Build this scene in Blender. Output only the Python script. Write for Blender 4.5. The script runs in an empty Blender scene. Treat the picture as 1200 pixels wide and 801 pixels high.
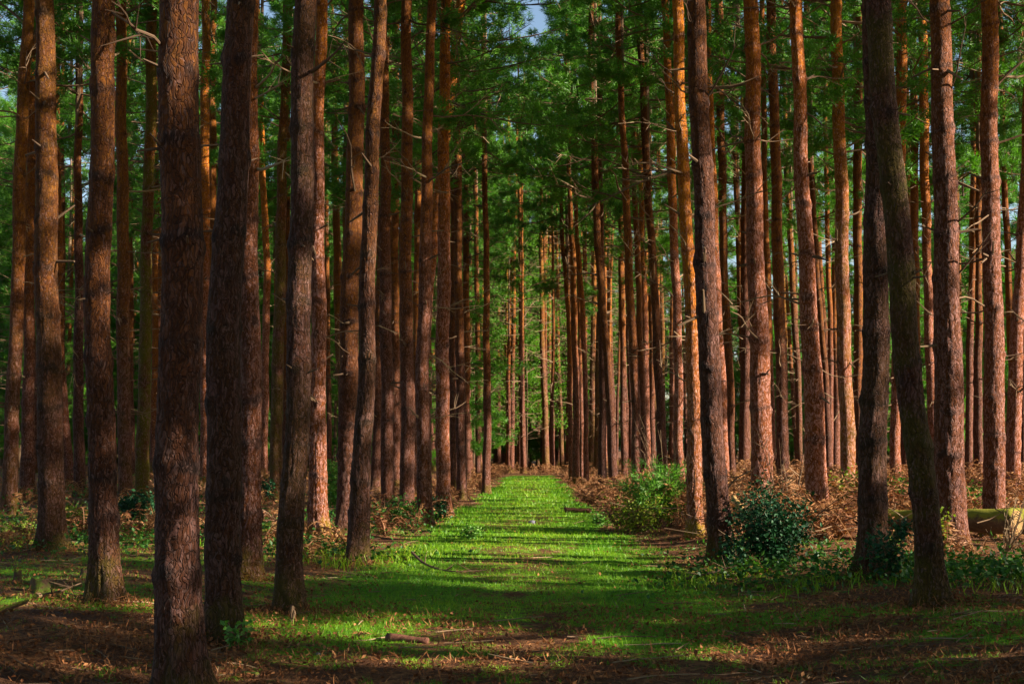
import bpy, math, random
import numpy as np
from mathutils import Vector, Matrix, Quaternion

R = math.radians
rng = np.random.default_rng(7)
random.seed(7)
sc = bpy.context.scene
COL = sc.collection

# ------------------------------------------------------------------ camera, sky, sun, exposure
F, CX, CY, YH, EYE = 1667.0, 600.0, 400.5, 526.0, 1.55
PITCH = math.atan((YH - CY) / F)
cam_data = bpy.data.cameras.new("camera")
cam = bpy.data.objects.new("camera", cam_data)
COL.objects.link(cam)
cam.location = (0, 0, EYE)
cam.rotation_euler = (math.pi / 2 + PITCH, 0, 0)
cam_data.sensor_width = 36
cam_data.lens = 36 * F / 1200
cam_data.clip_end = 3000
sc.camera = cam

SUN_EL, SUN_BACK = R(24), R(17)            # sun to the right, a little behind the camera
sun_dir = Vector((math.cos(SUN_BACK) * math.cos(SUN_EL), -math.sin(SUN_BACK) * math.cos(SUN_EL), math.sin(SUN_EL)))
w = bpy.data.worlds.new("World")
sc.world = w
w.use_nodes = True
nt = w.node_tree
sky = nt.nodes.new("ShaderNodeTexSky")
sky.sky_type = 'NISHITA'
sky.sun_disc = False
sky.sun_elevation = SUN_EL
sky.sun_rotation = math.pi / 2 + SUN_BACK
nt.links.new(sky.outputs[0], nt.nodes["Background"].inputs[0])
nt.nodes["Background"].inputs[1].default_value = 0.05
sun_data = bpy.data.lights.new("sun", 'SUN')
sun_data.energy = 5.0
sun_data.angle = R(0.5)
sun_data.color = (1.0, 0.88, 0.74)
sun = bpy.data.objects.new("sun", sun_data)
COL.objects.link(sun)
sun.rotation_mode = 'QUATERNION'
sun.rotation_quaternion = sun_dir.to_track_quat('Z', 'Y')
sun.location = (60, -20, 40)
sc.view_settings.view_transform = 'Standard'
sc.view_settings.look = 'None'
sc.view_settings.gamma = 1
sc.view_settings.exposure = 1.95
sc.cycles.max_bounces = 6
sc.cycles.diffuse_bounces = 3
sc.cycles.transparent_max_bounces = 8

# ------------------------------------------------------------------ helpers
def unproject(px, py, Y):
    """the point at distance Y straight ahead that is seen at pixel px, py of the photograph"""
    v = (CY - py) / F
    k = math.cos(PITCH) - v * math.sin(PITCH)
    return Y * (px - CX) / F / k, EYE + Y * (math.sin(PITCH) + v * math.cos(PITCH)) / k

def tag(o, label=None, cat=None, group=None, kind=None):
    if label: o['label'] = label
    if cat: o['category'] = cat
    if group: o['group'] = group
    if kind: o['kind'] = kind
    return o

def obj(name, me, parent=None, loc=(0, 0, 0)):
    o = bpy.data.objects.new(name, me)
    COL.objects.link(o)
    o.location = loc
    if parent: o.parent = parent
    return o

def empty(name, loc):
    return obj(name, None, None, loc)

def make_mesh(name, V, T, mat, smooth=False, attr=None):
    V = np.asarray(V, np.float32); T = np.asarray(T, np.int32)
    me = bpy.data.meshes.new(name)
    n = T.shape[1]
    me.vertices.add(len(V)); me.vertices.foreach_set("co", V.ravel())
    me.loops.add(T.size); me.loops.foreach_set("vertex_index", T.ravel())
    me.polygons.add(len(T))
    me.polygons.foreach_set("loop_start", np.arange(0, T.size, n, dtype=np.int32))
    me.polygons.foreach_set("loop_total", np.full(len(T), n, np.int32))
    me.polygons.foreach_set("use_smooth", np.full(len(T), smooth))
    if attr is not None:
        for k, a in attr.items():
            at = me.attributes.new(k, 'FLOAT', 'POINT')
            at.data.foreach_set("value", np.asarray(a, np.float32))
    me.update(); me.validate()
    if mat: me.materials.append(mat)
    return me

class Build:
    """collects vertices and triangles"""
    def __init__(s): s.V = []; s.T = []; s.n = 0; s.A = []
    def add(s, V, T, a=0.0):
        V = np.asarray(V, float).reshape(-1, 3); T = np.asarray(T, int).reshape(-1, 3)
        s.V.append(V); s.T.append(T + s.n); s.n += len(V)
        s.A.append(np.full(len(V), a) if np.isscalar(a) else np.asarray(a))
    def mesh(s, name, mat, smooth=False):
        return make_mesh(name, np.vstack(s.V), np.vstack(s.T), mat, smooth, {'tone': np.concatenate(s.A)})

def tube(P, r, n=6, cap=True):
    P = np.asarray(P, float); r = np.asarray(r, float)
    t = np.gradient(P, axis=0); t /= np.linalg.norm(t, axis=1)[:, None] + 1e-9
    up = np.array([0, 0, 1.0]) if abs(t[0][2]) < .9 else np.array([1.0, 0, 0])
    a = np.cross(t, up); a /= np.linalg.norm(a, axis=1)[:, None] + 1e-9
    b = np.cross(t, a)
    th = np.arange(n) / n * 2 * np.pi
    V = P[:, None] + r[:, None, None] * (np.cos(th)[None, :, None] * a[:, None] + np.sin(th)[None, :, None] * b[:, None])
    m = len(P); V = V.reshape(-1, 3); T = []
    i = np.arange(m - 1)[:, None] * n + np.arange(n)[None]; j = np.arange(m - 1)[:, None] * n + (np.arange(n)[None] + 1) % n
    T = np.concatenate([np.stack([i, j, j + n], -1).reshape(-1, 3), np.stack([i, j + n, i + n], -1).reshape(-1, 3)])
    if cap:
        V = np.vstack([V, P[0], P[-1]]); c0 = m * n
        k = np.arange(n); k2 = (k + 1) % n
        T = np.vstack([T, np.stack([k2, k, np.full(n, c0)], -1), np.stack([k + (m - 1) * n, k2 + (m - 1) * n, np.full(n, c0 + 1)], -1)])
    return V, T

def value_noise(u, v, nu, nv, seed):
    """2-D value noise, periodic in u (0..1 over nu cells); v in cells"""
    g = np.random.default_rng(seed).random((nu, nv + 2))
    x = (u % 1.0) * nu; x0 = np.floor(x).astype(int) % nu; fx = x - np.floor(x); x1 = (x0 + 1) % nu
    y = np.clip(v, 0, nv); y0 = np.floor(y).astype(int); fy = y - y0; y1 = y0 + 1
    fx = fx * fx * (3 - 2 * fx); fy = fy * fy * (3 - 2 * fy)
    return (g[x0, y0] * (1 - fx) + g[x1, y0] * fx) * (1 - fy) + (g[x0, y1] * (1 - fx) + g[x1, y1] * fx) * fy

_G = np.random.default_rng(99).random((256, 256))
def noise2(x, y):
    x = np.asarray(x, float); y = np.asarray(y, float)
    x0 = np.floor(x).astype(int); y0 = np.floor(y).astype(int)
    fx = x - x0; fy = y - y0; fx = fx * fx * (3 - 2 * fx); fy = fy * fy * (3 - 2 * fy)
    a = _G[x0 % 256, y0 % 256]; b = _G[(x0 + 1) % 256, y0 % 256]; c = _G[x0 % 256, (y0 + 1) % 256]; d = _G[(x0 + 1) % 256, (y0 + 1) % 256]
    return (a * (1 - fx) + b * fx) * (1 - fy) + (c * (1 - fx) + d * fx) * fy
def fbm(x, y, o=3):
    s = 0; k = 0.5
    for i in range(o): s = s + k * noise2(x * 2 ** i + 17 * i, y * 2 ** i + 5 * i); k *= .5
    return s / (1 - .5 ** o)

def path_x(y): return -0.25 + 0.0162 * np.asarray(y, float)
def ground_z(x, y):
    x = np.asarray(x, float); y = np.asarray(y, float)
    d = np.abs(x - path_x(y))
    bank = np.clip((d - 1.9) / 2.2, 0, 1); bank = bank * bank * (3 - 2 * bank)
    z = bank * (0.11 + 0.13 * fbm(x * .35 + 40, y * .35)) + .05 * (fbm(x * .8, y * .8) - .5) * (0.4 + bank)
    z = z + 0.30 * np.clip((y - 24) / 20, 0, 1) * np.clip((d - 2.5) / 4, 0, 1)
    z = z + 0.05 * (fbm(x * 2.2, y * 2.2, 2) - .5)
    return z
def gz(x, y): return float(ground_z(x, y))

# ------------------------------------------------------------------ materials
def mat_new(name):
    m = bpy.data.materials.new(name); m.use_nodes = True
    t = m.node_tree; t.nodes.clear()
    out = t.nodes.new("ShaderNodeOutputMaterial")
    return m, t, out
def N(t, kind, **kw):
    n = t.nodes.new(kind)
    for k, v in kw.items():
        if k.startswith("_"): setattr(n, k[1:], v)
        else: n.inputs[k].default_value = v
    return n
def ramp(t, fac, stops, interp='LINEAR'):
    n = t.nodes.new("ShaderNodeValToRGB"); n.color_ramp.interpolation = interp
    e = n.color_ramp.elements
    while len(e) < len(stops): e.new(0.5)
    for i, (p, c) in enumerate(stops):
        e[i].position = p; e[i].color = (*c, 1) if len(c) == 3 else c
    t.links.new(fac, n.inputs[0]); return n.outputs[0]
def mix(t, fac, a, b, mode='MIX'):
    n = t.nodes.new("ShaderNodeMix"); n.data_type = 'RGBA'; n.blend_type = mode; n.clamp_factor = True
    for s, v in ((0, fac), (6, a), (7, b)):
        if hasattr(v, 'node'): t.links.new(v, n.inputs[s])
        else: n.inputs[s].default_value = v if s == 0 else (*v, 1)
    return n.outputs[2]
def mth(t, op, a, b=0.0, c=None):
    n = t.nodes.new("ShaderNodeMath"); n.operation = op
    for i, v in enumerate((a, b, c)):
        if v is None: continue
        if hasattr(v, 'node'): t.links.new(v, n.inputs[i])
        else: n.inputs[i].default_value = v
    return n.outputs[0]
def smap(t, v, lo, hi):
    n = t.nodes.new("ShaderNodeMapRange"); n.interpolation_type = 'SMOOTHSTEP'
    t.links.new(v, n.inputs[0]); n.inputs[1].default_value = lo; n.inputs[2].default_value = hi
    return n.outputs[0]

def bark_material():
    m, t, out = mat_new("pine_bark")
    tc = N(t, "ShaderNodeTexCoord"); oi = N(t, "ShaderNodeObjectInfo")
    mp = N(t, "ShaderNodeMapping"); t.links.new(tc.outputs['Object'], mp.inputs[0])
    addv = N(t, "ShaderNodeCombineXYZ")
    off = mth(t, 'MULTIPLY', oi.outputs['Random'], 37.0)
    for i in range(3): t.links.new(off, addv.inputs[i])
    t.links.new(addv.outputs[0], mp.inputs['Location'])
    # distorted coordinates, stretched along the trunk
    nz = N(t, "ShaderNodeTexNoise", Scale=9.0, Detail=2.0); t.links.new(mp.outputs[0], nz.inputs['Vector'])
    vm = N(t, "ShaderNodeVectorMath", _operation='MULTIPLY_ADD')
    t.links.new(nz.outputs['Color'], vm.inputs[0]); vm.inputs[1].default_value = (.09, .09, .16); t.links.new(mp.outputs[0], vm.inputs[2])
    st = N(t, "ShaderNodeVectorMath", _operation='MULTIPLY'); t.links.new(vm.outputs[0], st.inputs[0]); st.inputs[1].default_value = (1, 1, .26)
    vo = N(t, "ShaderNodeTexVoronoi", Scale=34.0, _feature='DISTANCE_TO_EDGE'); t.links.new(st.outputs[0], vo.inputs['Vector'])
    vc = N(t, "ShaderNodeTexVoronoi", Scale=34.0); t.links.new(st.outputs[0], vc.inputs['Vector'])
    v2 = N(t, "ShaderNodeTexVoronoi", Scale=95.0); t.links.new(st.outputs[0], v2.inputs['Vector'])
    scl = mth(t, 'MULTIPLY_ADD', oi.outputs['Random'], 26.0, 32.0); t.links.new(scl, vo.inputs['Scale']); t.links.new(scl, vc.inputs['Scale'])
    fine = N(t, "ShaderNodeTexNoise", Scale=46.0, Detail=6.0, Roughness=.78); t.links.new(vm.outputs[0], fine.inputs['Vector'])
    big = N(t, "ShaderNodeTexNoise", Scale=3.2, Detail=4.0, Roughness=.6); t.links.new(mp.outputs[0], big.inputs['Vector'])
    sep = N(t, "ShaderNodeSeparateXYZ"); t.links.new(tc.outputs['Object'], sep.inputs[0])
    crack = smap(t, vo.outputs['Distance'], -.02, 0.14)
    # colours of plates low down
    g = N(t, "ShaderNodeSeparateColor"); t.links.new(vc.outputs['Color'], g.inputs[0])
    tone = mth(t, 'ADD', mth(t, 'MULTIPLY', g.outputs[0], .3), mth(t, 'MULTIPLY', fine.outputs[0], .75))
    low = ramp(t, tone, [(.28, (.085, .032, .016)), (.5, (.175, .077, .047)), (.72, (.37, .225, .20))])
    high = ramp(t, tone, [(.28, (.14, .04, .010)), (.5, (.31, .105, .026)), (.72, (.50, .23, .085))])
    oc = N(t, "ShaderNodeSeparateColor"); t.links.new(oi.outputs['Color'], oc.inputs[0])
    # orange starts lower on the more orange trees
    hz = mth(t, 'ADD', sep.outputs[2], mth(t, 'MULTIPLY', oc.outputs[0], 5.5))
    hz = mth(t, 'ADD', hz, mth(t, 'MULTIPLY', mth(t, 'SUBTRACT', big.outputs[0], .5), 5.0))
    orange = smap(t, hz, 4.8, 10.5)
    c = mix(t, orange, low, high)
    n5 = N(t, "ShaderNodeTexNoise", Scale=11.0, Detail=3.0); t.links.new(mp.outputs[0], n5.inputs['Vector'])
    c = mix(t, mth(t, 'MULTIPLY', mth(t, 'MULTIPLY', mth(t, 'SUBTRACT', 1.0, crack), smap(t, n5.outputs[0], .35, .62)), mth(t, 'SUBTRACT', .85, mth(t, 'MULTIPLY', orange, .5))), c, (.075, .034, .02))
    kn = N(t, "ShaderNodeAttribute", _attribute_name='knot')
    c = mix(t, mth(t, 'MULTIPLY', smap(t, mth(t, 'ADD', kn.outputs['Fac'], mth(t, 'MULTIPLY', mth(t, 'SUBTRACT', fine.outputs[0], .5), .8)), .35, .8), .75), c, (.045, .024, .018))
    patch = smap(t, big.outputs[0], .56, .70)
    c = mix(t, mth(t, 'MULTIPLY', patch, .55), c, (.07, .04, .035))
    # algae and lichen
    mo = N(t, "ShaderNodeTexNoise", Scale=2.2, Detail=5.0, Roughness=.65); t.links.new(mp.outputs[0], mo.inputs['Vector'])
    footz = mth(t, 'ADD', sep.outputs[2], mth(t, 'MULTIPLY', mth(t, 'SUBTRACT', mo.outputs[0], .45), 2.2))
    foot = mth(t, 'MULTIPLY', mth(t, 'SUBTRACT', 1.0, smap(t, footz, .0, .55)), .7)
    moss = mth(t, 'MAXIMUM', mth(t, 'MULTIPLY', smap(t, mo.outputs[0], .35, .62), oc.outputs[1]), foot)
    c = mix(t, moss, c, mix(t, fine.outputs[0], (.10, .085, .016), (.26, .22, .05)))
    fl = N(t, "ShaderNodeSeparateColor"); t.links.new(v2.outputs['Color'], fl.inputs[0])
    c = mix(t, mth(t, 'MULTIPLY', smap(t, fl.outputs[1], .78, .96), .6), c, (.46, .31, .27))
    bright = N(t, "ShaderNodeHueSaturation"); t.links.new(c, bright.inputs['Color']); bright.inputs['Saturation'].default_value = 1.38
    t.links.new(mth(t, 'MULTIPLY_ADD', oc.outputs[2], .86, .03), bright.inputs['Value'])  # value per tree
    b = N(t, "ShaderNodeBsdfPrincipled", Roughness=.85); b.inputs['Specular IOR Level'].default_value = .25
    t.links.new(bright.outputs[0], b.inputs['Base Color'])
    hgt = mth(t, 'ADD', mth(t, 'MULTIPLY', crack, .7), mth(t, 'ADD', mth(t, 'MULTIPLY', fine.outputs[0], .5), mth(t, 'MULTIPLY', g.outputs[1], .35)))
    bp = N(t, "ShaderNodeBump", Strength=1.0, Distance=.02); t.links.new(hgt, bp.inputs['Height'])
    t.links.new(bp.outputs[0], b.inputs['Normal'])
    t.links.new(b.outputs[0], out.inputs[0])
    return m

def leafy(name, cols, trans=.35, rough=.5, spec=.35, tcol=None):
    """foliage, leaves and twigs: colour ramp over a per-vertex tone and a broad noise"""
    m, t, out = mat_new(name)
    at = N(t, "ShaderNodeAttribute", _attribute_name='tone')
    oi = N(t, "ShaderNodeObjectInfo"); ge = N(t, "ShaderNodeNewGeometry")
    nz = N(t, "ShaderNodeTexNoise", Scale=.9, Detail=3.0); t.links.new(ge.outputs['Position'], nz.inputs['Vector'])
    f = mth(t, 'ADD', mth(t, 'MULTIPLY', at.outputs['Fac'], .62), mth(t, 'MULTIPLY_ADD', nz.outputs[0], .7, -.16))
    f = mth(t, 'ADD', f, mth(t, 'MULTIPLY_ADD', oi.outputs['Random'], .2, -.1))
    c = ramp(t, f, [(i / (len(cols) - 1), k) for i, k in enumerate(cols)])
    b = N(t, "ShaderNodeBsdfPrincipled", Roughness=rough); b.inputs['Specular IOR Level'].default_value = spec
    t.links.new(c, b.inputs['Base Color'])
    if trans > 0:
        tr = N(t, "ShaderNodeBsdfTranslucent")
        t.links.new(mix(t, 1.0, c, tcol or (1.0, 1.25, .5), 'MULTIPLY'), tr.inputs[0])
        ms = N(t, "ShaderNodeMixShader", Fac=trans)
        t.links.new(b.outputs[0], ms.inputs[1]); t.links.new(tr.outputs[0], ms.inputs[2]); t.links.new(ms.outputs[0], out.inputs[0])
    else: t.links.new(b.outputs[0], out.inputs[0])
    return m

def ground_material():
    m, t, out = mat_new("forest_floor")
    ge = N(t, "ShaderNodeNewGeometry"); gr = N(t, "ShaderNodeAttribute", _attribute_name='grass')
    P = ge.outputs['Position']
    n1 = N(t, "ShaderNodeTexNoise", Scale=1.3, Detail=6.0, Roughness=.65); t.links.new(P, n1.inputs['Vector'])
    n2 = N(t, "ShaderNodeTexNoise", Scale=28.0, Detail=5.0, Roughness=.75); t.links.new(P, n2.inputs['Vector'])
    n3 = N(t, "ShaderNodeTexNoise", Scale=7.0, Detail=4.0, Roughness=.7); t.links.new(P, n3.inputs['Vector'])
    vo = N(t, "ShaderNodeTexVoronoi", Scale=24.0); t.links.new(P, vo.inputs['Vector'])
    vs = N(t, "ShaderNodeSeparateColor"); t.links.new(vo.outputs['Color'], vs.inputs[0])
    lit = ramp(t, mth(t, 'ADD', mth(t, 'MULTIPLY', n2.outputs[0], .6), mth(t, 'MULTIPLY', vs.outputs[0], .4)),
               [(.25, (.045, .018, .008)), (.5, (.15, .062, .022)), (.7, (.27, .125, .045)), (.9, (.42, .23, .10))])
    lit = mix(t, smap(t, n1.outputs[0], .42, .62), lit, mix(t, n2.outputs[0], (.04, .015, .007), (.14, .058, .024)))
    gcol = ramp(t, n3.outputs[0], [(.25, (.028, .09, .003)), (.55, (.09, .21, .004)), (.8, (.20, .28, .008))])
    gm = mth(t, 'ADD', gr.outputs['Fac'], mth(t, 'MULTIPLY', mth(t, 'SUBTRACT', n3.outputs[0], .5), 1.5))
    gm = mth(t, 'ADD', gm, mth(t, 'MULTIPLY', mth(t, 'SUBTRACT', n2.outputs[0], .5), .9))
    c = mix(t, smap(t, gm, .42, .68), lit, gcol)
    b = N(t, "ShaderNodeBsdfPrincipled", Roughness=.9); b.inputs['Specular IOR Level'].default_value = .15
    t.links.new(c, b.inputs['Base Color'])
    bp = N(t, "ShaderNodeBump", Strength=1.0, Distance=.05)
    t.links.new(mth(t, 'ADD', n2.outputs[0], mth(t, 'MULTIPLY', n3.outputs[0], .8)), bp.inputs['Height'])
    t.links.new(bp.outputs[0], b.inputs['Normal']); t.links.new(b.outputs[0], out.inputs[0])
    return m

def wood_material(name, a, b_, moss=None, scale=(6, 6, 60), rings=False):
    m, t, out = mat_new(name)
    tc = N(t, "ShaderNodeTexCoord")
    n = N(t, "ShaderNodeTexNoise", Scale=14.0, Detail=6.0, Roughness=.7); t.links.new(tc.outputs['Object'], n.inputs['Vector'])
    c = ramp(t, n.outputs[0], [(.3, a), (.7, b_)])
    h = n.outputs[0]
    if rings:
        wv = N(t, "ShaderNodeTexWave", Scale=9.0, Distortion=3.0, Detail=3.0, _wave_type='RINGS', _rings_direction='X'); t.links.new(tc.outputs['Object'], wv.inputs['Vector'])
        c = mix(t, mth(t, 'MULTIPLY', wv.outputs['Fac'], .6), c, tuple(k * .45 for k in a)); h = wv.outputs['Fac']
    if moss:
        ge = N(t, "ShaderNodeNewGeometry"); s = N(t, "ShaderNodeSeparateXYZ"); t.links.new(ge.outputs['Normal'], s.inputs[0])
        f = mth(t, 'ADD', s.outputs[2], mth(t, 'MULTIPLY', mth(t, 'SUBTRACT', n.outputs[0], .5), 2.2))
        c = mix(t, smap(t, f, -.1, .5), c, mix(t, n.outputs[0], tuple(k * .5 for k in moss), moss))
    b = N(t, "ShaderNodeBsdfPrincipled", Roughness=.85); b.inputs['Specular IOR Level'].default_value = .2
    t.links.new(c, b.inputs['Base Color'])
    bp = N(t, "ShaderNodeBump", Strength=.8, Distance=.02); t.links.new(h, bp.inputs['Height']); t.links.new(bp.outputs[0], b.inputs['Normal'])
    t.links.new(b.outputs[0], out.inputs[0])
    return m

BARK = bark_material()
NEEDLE = leafy("pine_needles", [(.018, .075, .008), (.055, .165, .012), (.10, .25, .018), (.14, .29, .035)], .42)
BROAD = leafy("bright_broadleaf", [(.035, .11, .010), (.10, .26, .014), (.19, .36, .03)], .5)
TWIG = leafy("dead_twig", [(.06, .035, .022), (.16, .10, .055), (.33, .24, .135)], 0, .85, .15)
GRASSM = leafy("grass_blades", [(.022, .10, .003), (.085, .25, .004), (.20, .34, .006), (.36, .38, .02)], .35)
LITTER = leafy("leaf_litter", [(.05, .018, .007), (.14, .052, .018), (.27, .11, .04), (.45, .24, .10)], .15, .8, .15, (1.1, .8, .5))
BRACK = leafy("dead_bracken", [(.05, .020, .012), (.16, .062, .028), (.30, .15, .055), (.40, .22, .13), (.52, .36, .22)], .25, .8, .15, (1.1, .8, .5))
HOLLY = leafy("holly_leaves", [(.005, .030, .010), (.010, .058, .018), (.030, .105, .026)], .12, .6, .25)
SHRUB = leafy("young_shrub", [(.03, .11, .018), (.10, .25, .03), (.22, .36, .06)], .4)
YELLOW = leafy("yellowing_leaves", [(.05, .10, .008), (.14, .20, .014), (.30, .28, .03)], .4)
BRAMBLE = leafy("bramble_leaves", [(.012, .05, .006), (.035, .115, .012), (.09, .18, .022)], .35)
LOGBARK = wood_material("mossy_log_bark", (.06, .035, .02), (.16, .10, .05), (.24, .23, .02))
STUMPW = wood_material("old_stump_wood", (.05, .028, .018), (.16, .09, .05), (.10, .14, .015))
CUTWOOD = wood_material("cut_wood", (.26, .15, .05), (.38, .24, .09), rings=True)
REDWOOD = wood_material("rotten_red_wood", (.06, .022, .014), (.17, .07, .04))
STONE = wood_material("dark_stone", (.07, .07, .085), (.16, .16, .19))
GROUND = ground_material()

# ------------------------------------------------------------------ ground
def grass_mask(x, y):
    x = np.asarray(x, float); y = np.asarray(y, float)
    d = x - path_x(y); a = np.abs(d)
    edge = np.exp(-((a - 1.35) / .75) ** 2)                       # grassy margins
    mid = np.exp(-(a / .8) ** 2)
    hw = np.where(y < 30, 2.2, 2.2 - .55 * np.clip((y - 30) / 12, 0, 1)) + 1.3 * (fbm(x * .5 + 60, y * .3) - .5)
    farp = np.clip((y - 16) / 8, 0, 1) * np.clip((hw - a) / .35, 0, 1) * .66
    g = edge * .9 * np.clip((y - 9.3) / 3.5, 0, 1) + mid * .46 * np.clip((y - 9.5) / 4, 0, 1)
    g = np.maximum(g, farp * (.62 + .75 * fbm(x * .9 + 3, y * .45 + 8)))
    off = .28 + .40 * (fbm(x * .5 + 9, y * .5 + 3) - .5) * 2
    g = g * np.where(y > 26, np.clip((hw - a) / .35, 0, 1), 1) - .10 * mid * fbm(x * 1.6 + 11, y * .5) * np.clip((34 - y) / 16, .3, 1)
    g = np.maximum(g, np.where(a > 1.8, off, 0) * np.clip((y - 10) / 4, 0, 1) * np.clip((36 - y) / 9, .1, 1))
    g = np.where((d > 2.2) & (y > 17.5), g * .45, g)                # bracken litter on the right
    g = g * np.where(y > 84, .2, 1) + .35 * (fbm(x * 1.2, y * .9) - .5) + .75 * (fbm(x * 3.1 + 7, y * 2.2, 3) - .5)
    blob = np.exp(-((x + 1.3) / 1.1) ** 2 - ((y - 14.6) / 2.6) ** 2) + np.exp(-((x - 1.75) / 1.0) ** 2 - ((y - 14.8) / 2.6) ** 2)
    g = g + np.where(y < 13.5, .55 * np.clip(fbm(x * .8 + 30, y * 1.1 + 7) * 2 - .98, 0, 1) * 2.2, 0)
    blob = blob + .8 * np.exp(-((x + 3.2) / 1.2) ** 2 - ((y - 13.2) / 1.2) ** 2) + .7 * np.exp(-((x - 4.2) / 1.6) ** 2 - ((y - 12.4) / .9) ** 2) + .6 * np.exp(-((x + 5.2) / 1.6) ** 2 - ((y - 16.0) / 1.6) ** 2)
    return np.clip(g + .45 * blob, 0, 1)

ys = np.concatenate([-np.geomspace(400, 4, 20), np.linspace(-3, 7.5, 14), np.geomspace(8, 30, 260), np.geomspace(30.3, 110, 130), np.geomspace(115, 900, 25)])
xs = np.concatenate([-np.geomspace(600, 12.5, 40), np.linspace(-12, 12, 280), np.geomspace(12.5, 600, 40)])
X, Y = np.meshgrid(xs, ys)
Z = ground_z(X, Y)
V = np.stack([X, Y, Z], -1).reshape(-1, 3)
nx = len(xs); i = (np.arange(len(ys) - 1)[:, None] * nx + np.arange(nx - 1)[None]).ravel()
Q = np.stack([i, i + 1, i + 1 + nx, i + nx], -1)
tag(obj("ground", make_mesh("ground", V, Q, GROUND, True, {'grass': grass_mask(X, Y).ravel()})), kind='structure')

# ------------------------------------------------------------------ pine parts
def trunk_mesh(Zk, Xk, Rk, H, d, seed):
    """trunk along the polyline (Xk at heights Zk above the foot, radii Rk); local, foot at the origin"""
    r = np.random.default_rng(seed)
    vis = 1.6 + .34 * d
    if d < 27: n, dz = 80, .034
    elif d < 48: n, dz = 26, .11
    else: n, dz = 14, .4
    zs = np.concatenate([np.arange(-.12, min(vis, H), dz), np.arange(min(vis, H), H, .8), [H]])
    zs = np.unique(zs)
    Zk = np.asarray(Zk, float); Xk = np.asarray(Xk, float); Rk = np.asarray(Rk, float)
    # above the picture the trunk straightens and tapers
    if len(Zk) > 1: sl = (Xk[-1] - Xk[-2]) / max(Zk[-1] - Zk[-2], .5)
    else: sl = 0
    ztop = Zk[-1]
    if H > ztop + 1:
        Zk = np.append(Zk, [ztop + (H - ztop) * .4, H]); Xk = np.append(Xk, [Xk[-1] + sl * .35 * (H - ztop) * .4, Xk[-1] + sl * .5 * (H - ztop) * .6])
        Rk = np.append(Rk, [Rk[-1] * .72, .035])
    xc = np.interp(zs, Zk, Xk)
    k = max(3, int(.6 / dz) | 1); pad = np.pad(xc, k // 2, mode='edge'); xc = np.convolve(pad, np.ones(k) / k, 'valid')
    rr = np.interp(zs, Zk, Rk)
    ph = r.random(6) * 6.28
    wob = .016 * np.sin(zs * 1.1 + ph[0]) + .011 * np.sin(zs * 2.7 + ph[1])
    xc = xc + wob * np.clip(zs / 1.5, 0, 1); yc = (.02 * np.sin(zs * .9 + ph[2]) + .010 * np.sin(zs * 2.3 + ph[3])) * np.clip(zs, 0, 1)
    th = np.arange(n) / n
    U, ZZ = np.meshgrid(th, zs)
    ang = U * 2 * np.pi
    flare = .62 * np.exp(-np.clip(ZZ, 0, 99) / (.16 + .10 * np.cos(ang * 3 + ph[0]))) * (.55 + .45 * np.cos(ang * 4 + ph[4] + .8 * np.sin(ang + ph[5]))) + .06 * np.exp(-np.clip(ZZ, 0, 99) / .5)
    rad = rr[:, None] * (1 + flare + .035 * np.sin(2 * ang + ph[2] + ZZ * .5) + .02 * np.sin(3 * ang + ph[1] - ZZ * .8))
    # whorl knots
    zw = .5 + r.random() * .5; whorls = []
    while zw < H:
        whorls.append(zw); zw += .42 + .45 * r.random()
    knot = np.zeros_like(rad)
    for z0 in whorls:
        if z0 > vis + 1: break
        tilt = .05 * np.cos(ang + z0 * 9)
        knot = np.maximum(knot, (.45 + .3 * r.random()) * np.exp(-((ZZ - z0 - tilt) / .07) ** 2))
        for _ in range(r.integers(2, 5)):
            a0 = r.random() * 6.28; da = np.angle(np.exp(1j * (ang - a0)))
            kb = np.exp(-(da / .45) ** 2 - ((ZZ - z0 - .03 * r.normal()) / .06) ** 2)
            rad = rad + rr[:, None] * (.06 + .10 * r.random()) * kb; knot = np.maximum(knot, kb)
        rad = rad + rr[:, None] * .045 * np.exp(-((ZZ - z0) / .08) ** 2)
    if d < 48:      # bark plates: ridges and fissures in the mesh itself
        amp = np.clip(1.15 - ZZ / 8.5, .35, 1) * (.0105 if d < 27 else .008)
        a1 = value_noise(U + .025 * value_noise(U, ZZ * 5, 12, int(H * 5) + 4, seed + 5), ZZ * 4.0, 17, int(H * 4) + 4, seed + 1)
        a2 = value_noise(U + .015 * value_noise(U, ZZ * 9, 20, int(H * 9) + 4, seed + 6), ZZ * 9.0, 26, int(H * 9) + 4, seed + 2)
        fis = np.minimum(np.abs(a1 - .5) * 5, 1) * .6 + np.minimum(np.abs(a2 - .5) * 5, 1) * .55
        rad = rad + amp * (fis - .65)
        if d < 27:
            a3 = value_noise(U, ZZ * 26.0, 40, int(H * 26) + 4, seed + 3)
            rad = rad + amp * .55 * (a3 - .5)
    V = np.stack([xc[:, None] + rad * np.cos(ang), yc[:, None] + rad * np.sin(ang), ZZ], -1).reshape(-1, 3)
    m = len(zs); ii = np.arange(m - 1)[:, None] * n + np.arange(n)[None]; jj = np.arange(m - 1)[:, None] * n + (np.arange(n)[None] + 1) % n
    Q = np.stack([ii, jj, jj + n, ii + n], -1).reshape(-1, 4)
    me = make_mesh("trunk", V, Q, BARK, True, {"knot": knot.ravel()})
    return me, whorls, (lambda z: (float(np.interp(z, zs, xc)), float(np.interp(z, zs, yc)), float(np.interp(z, zs, rr))))

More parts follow.
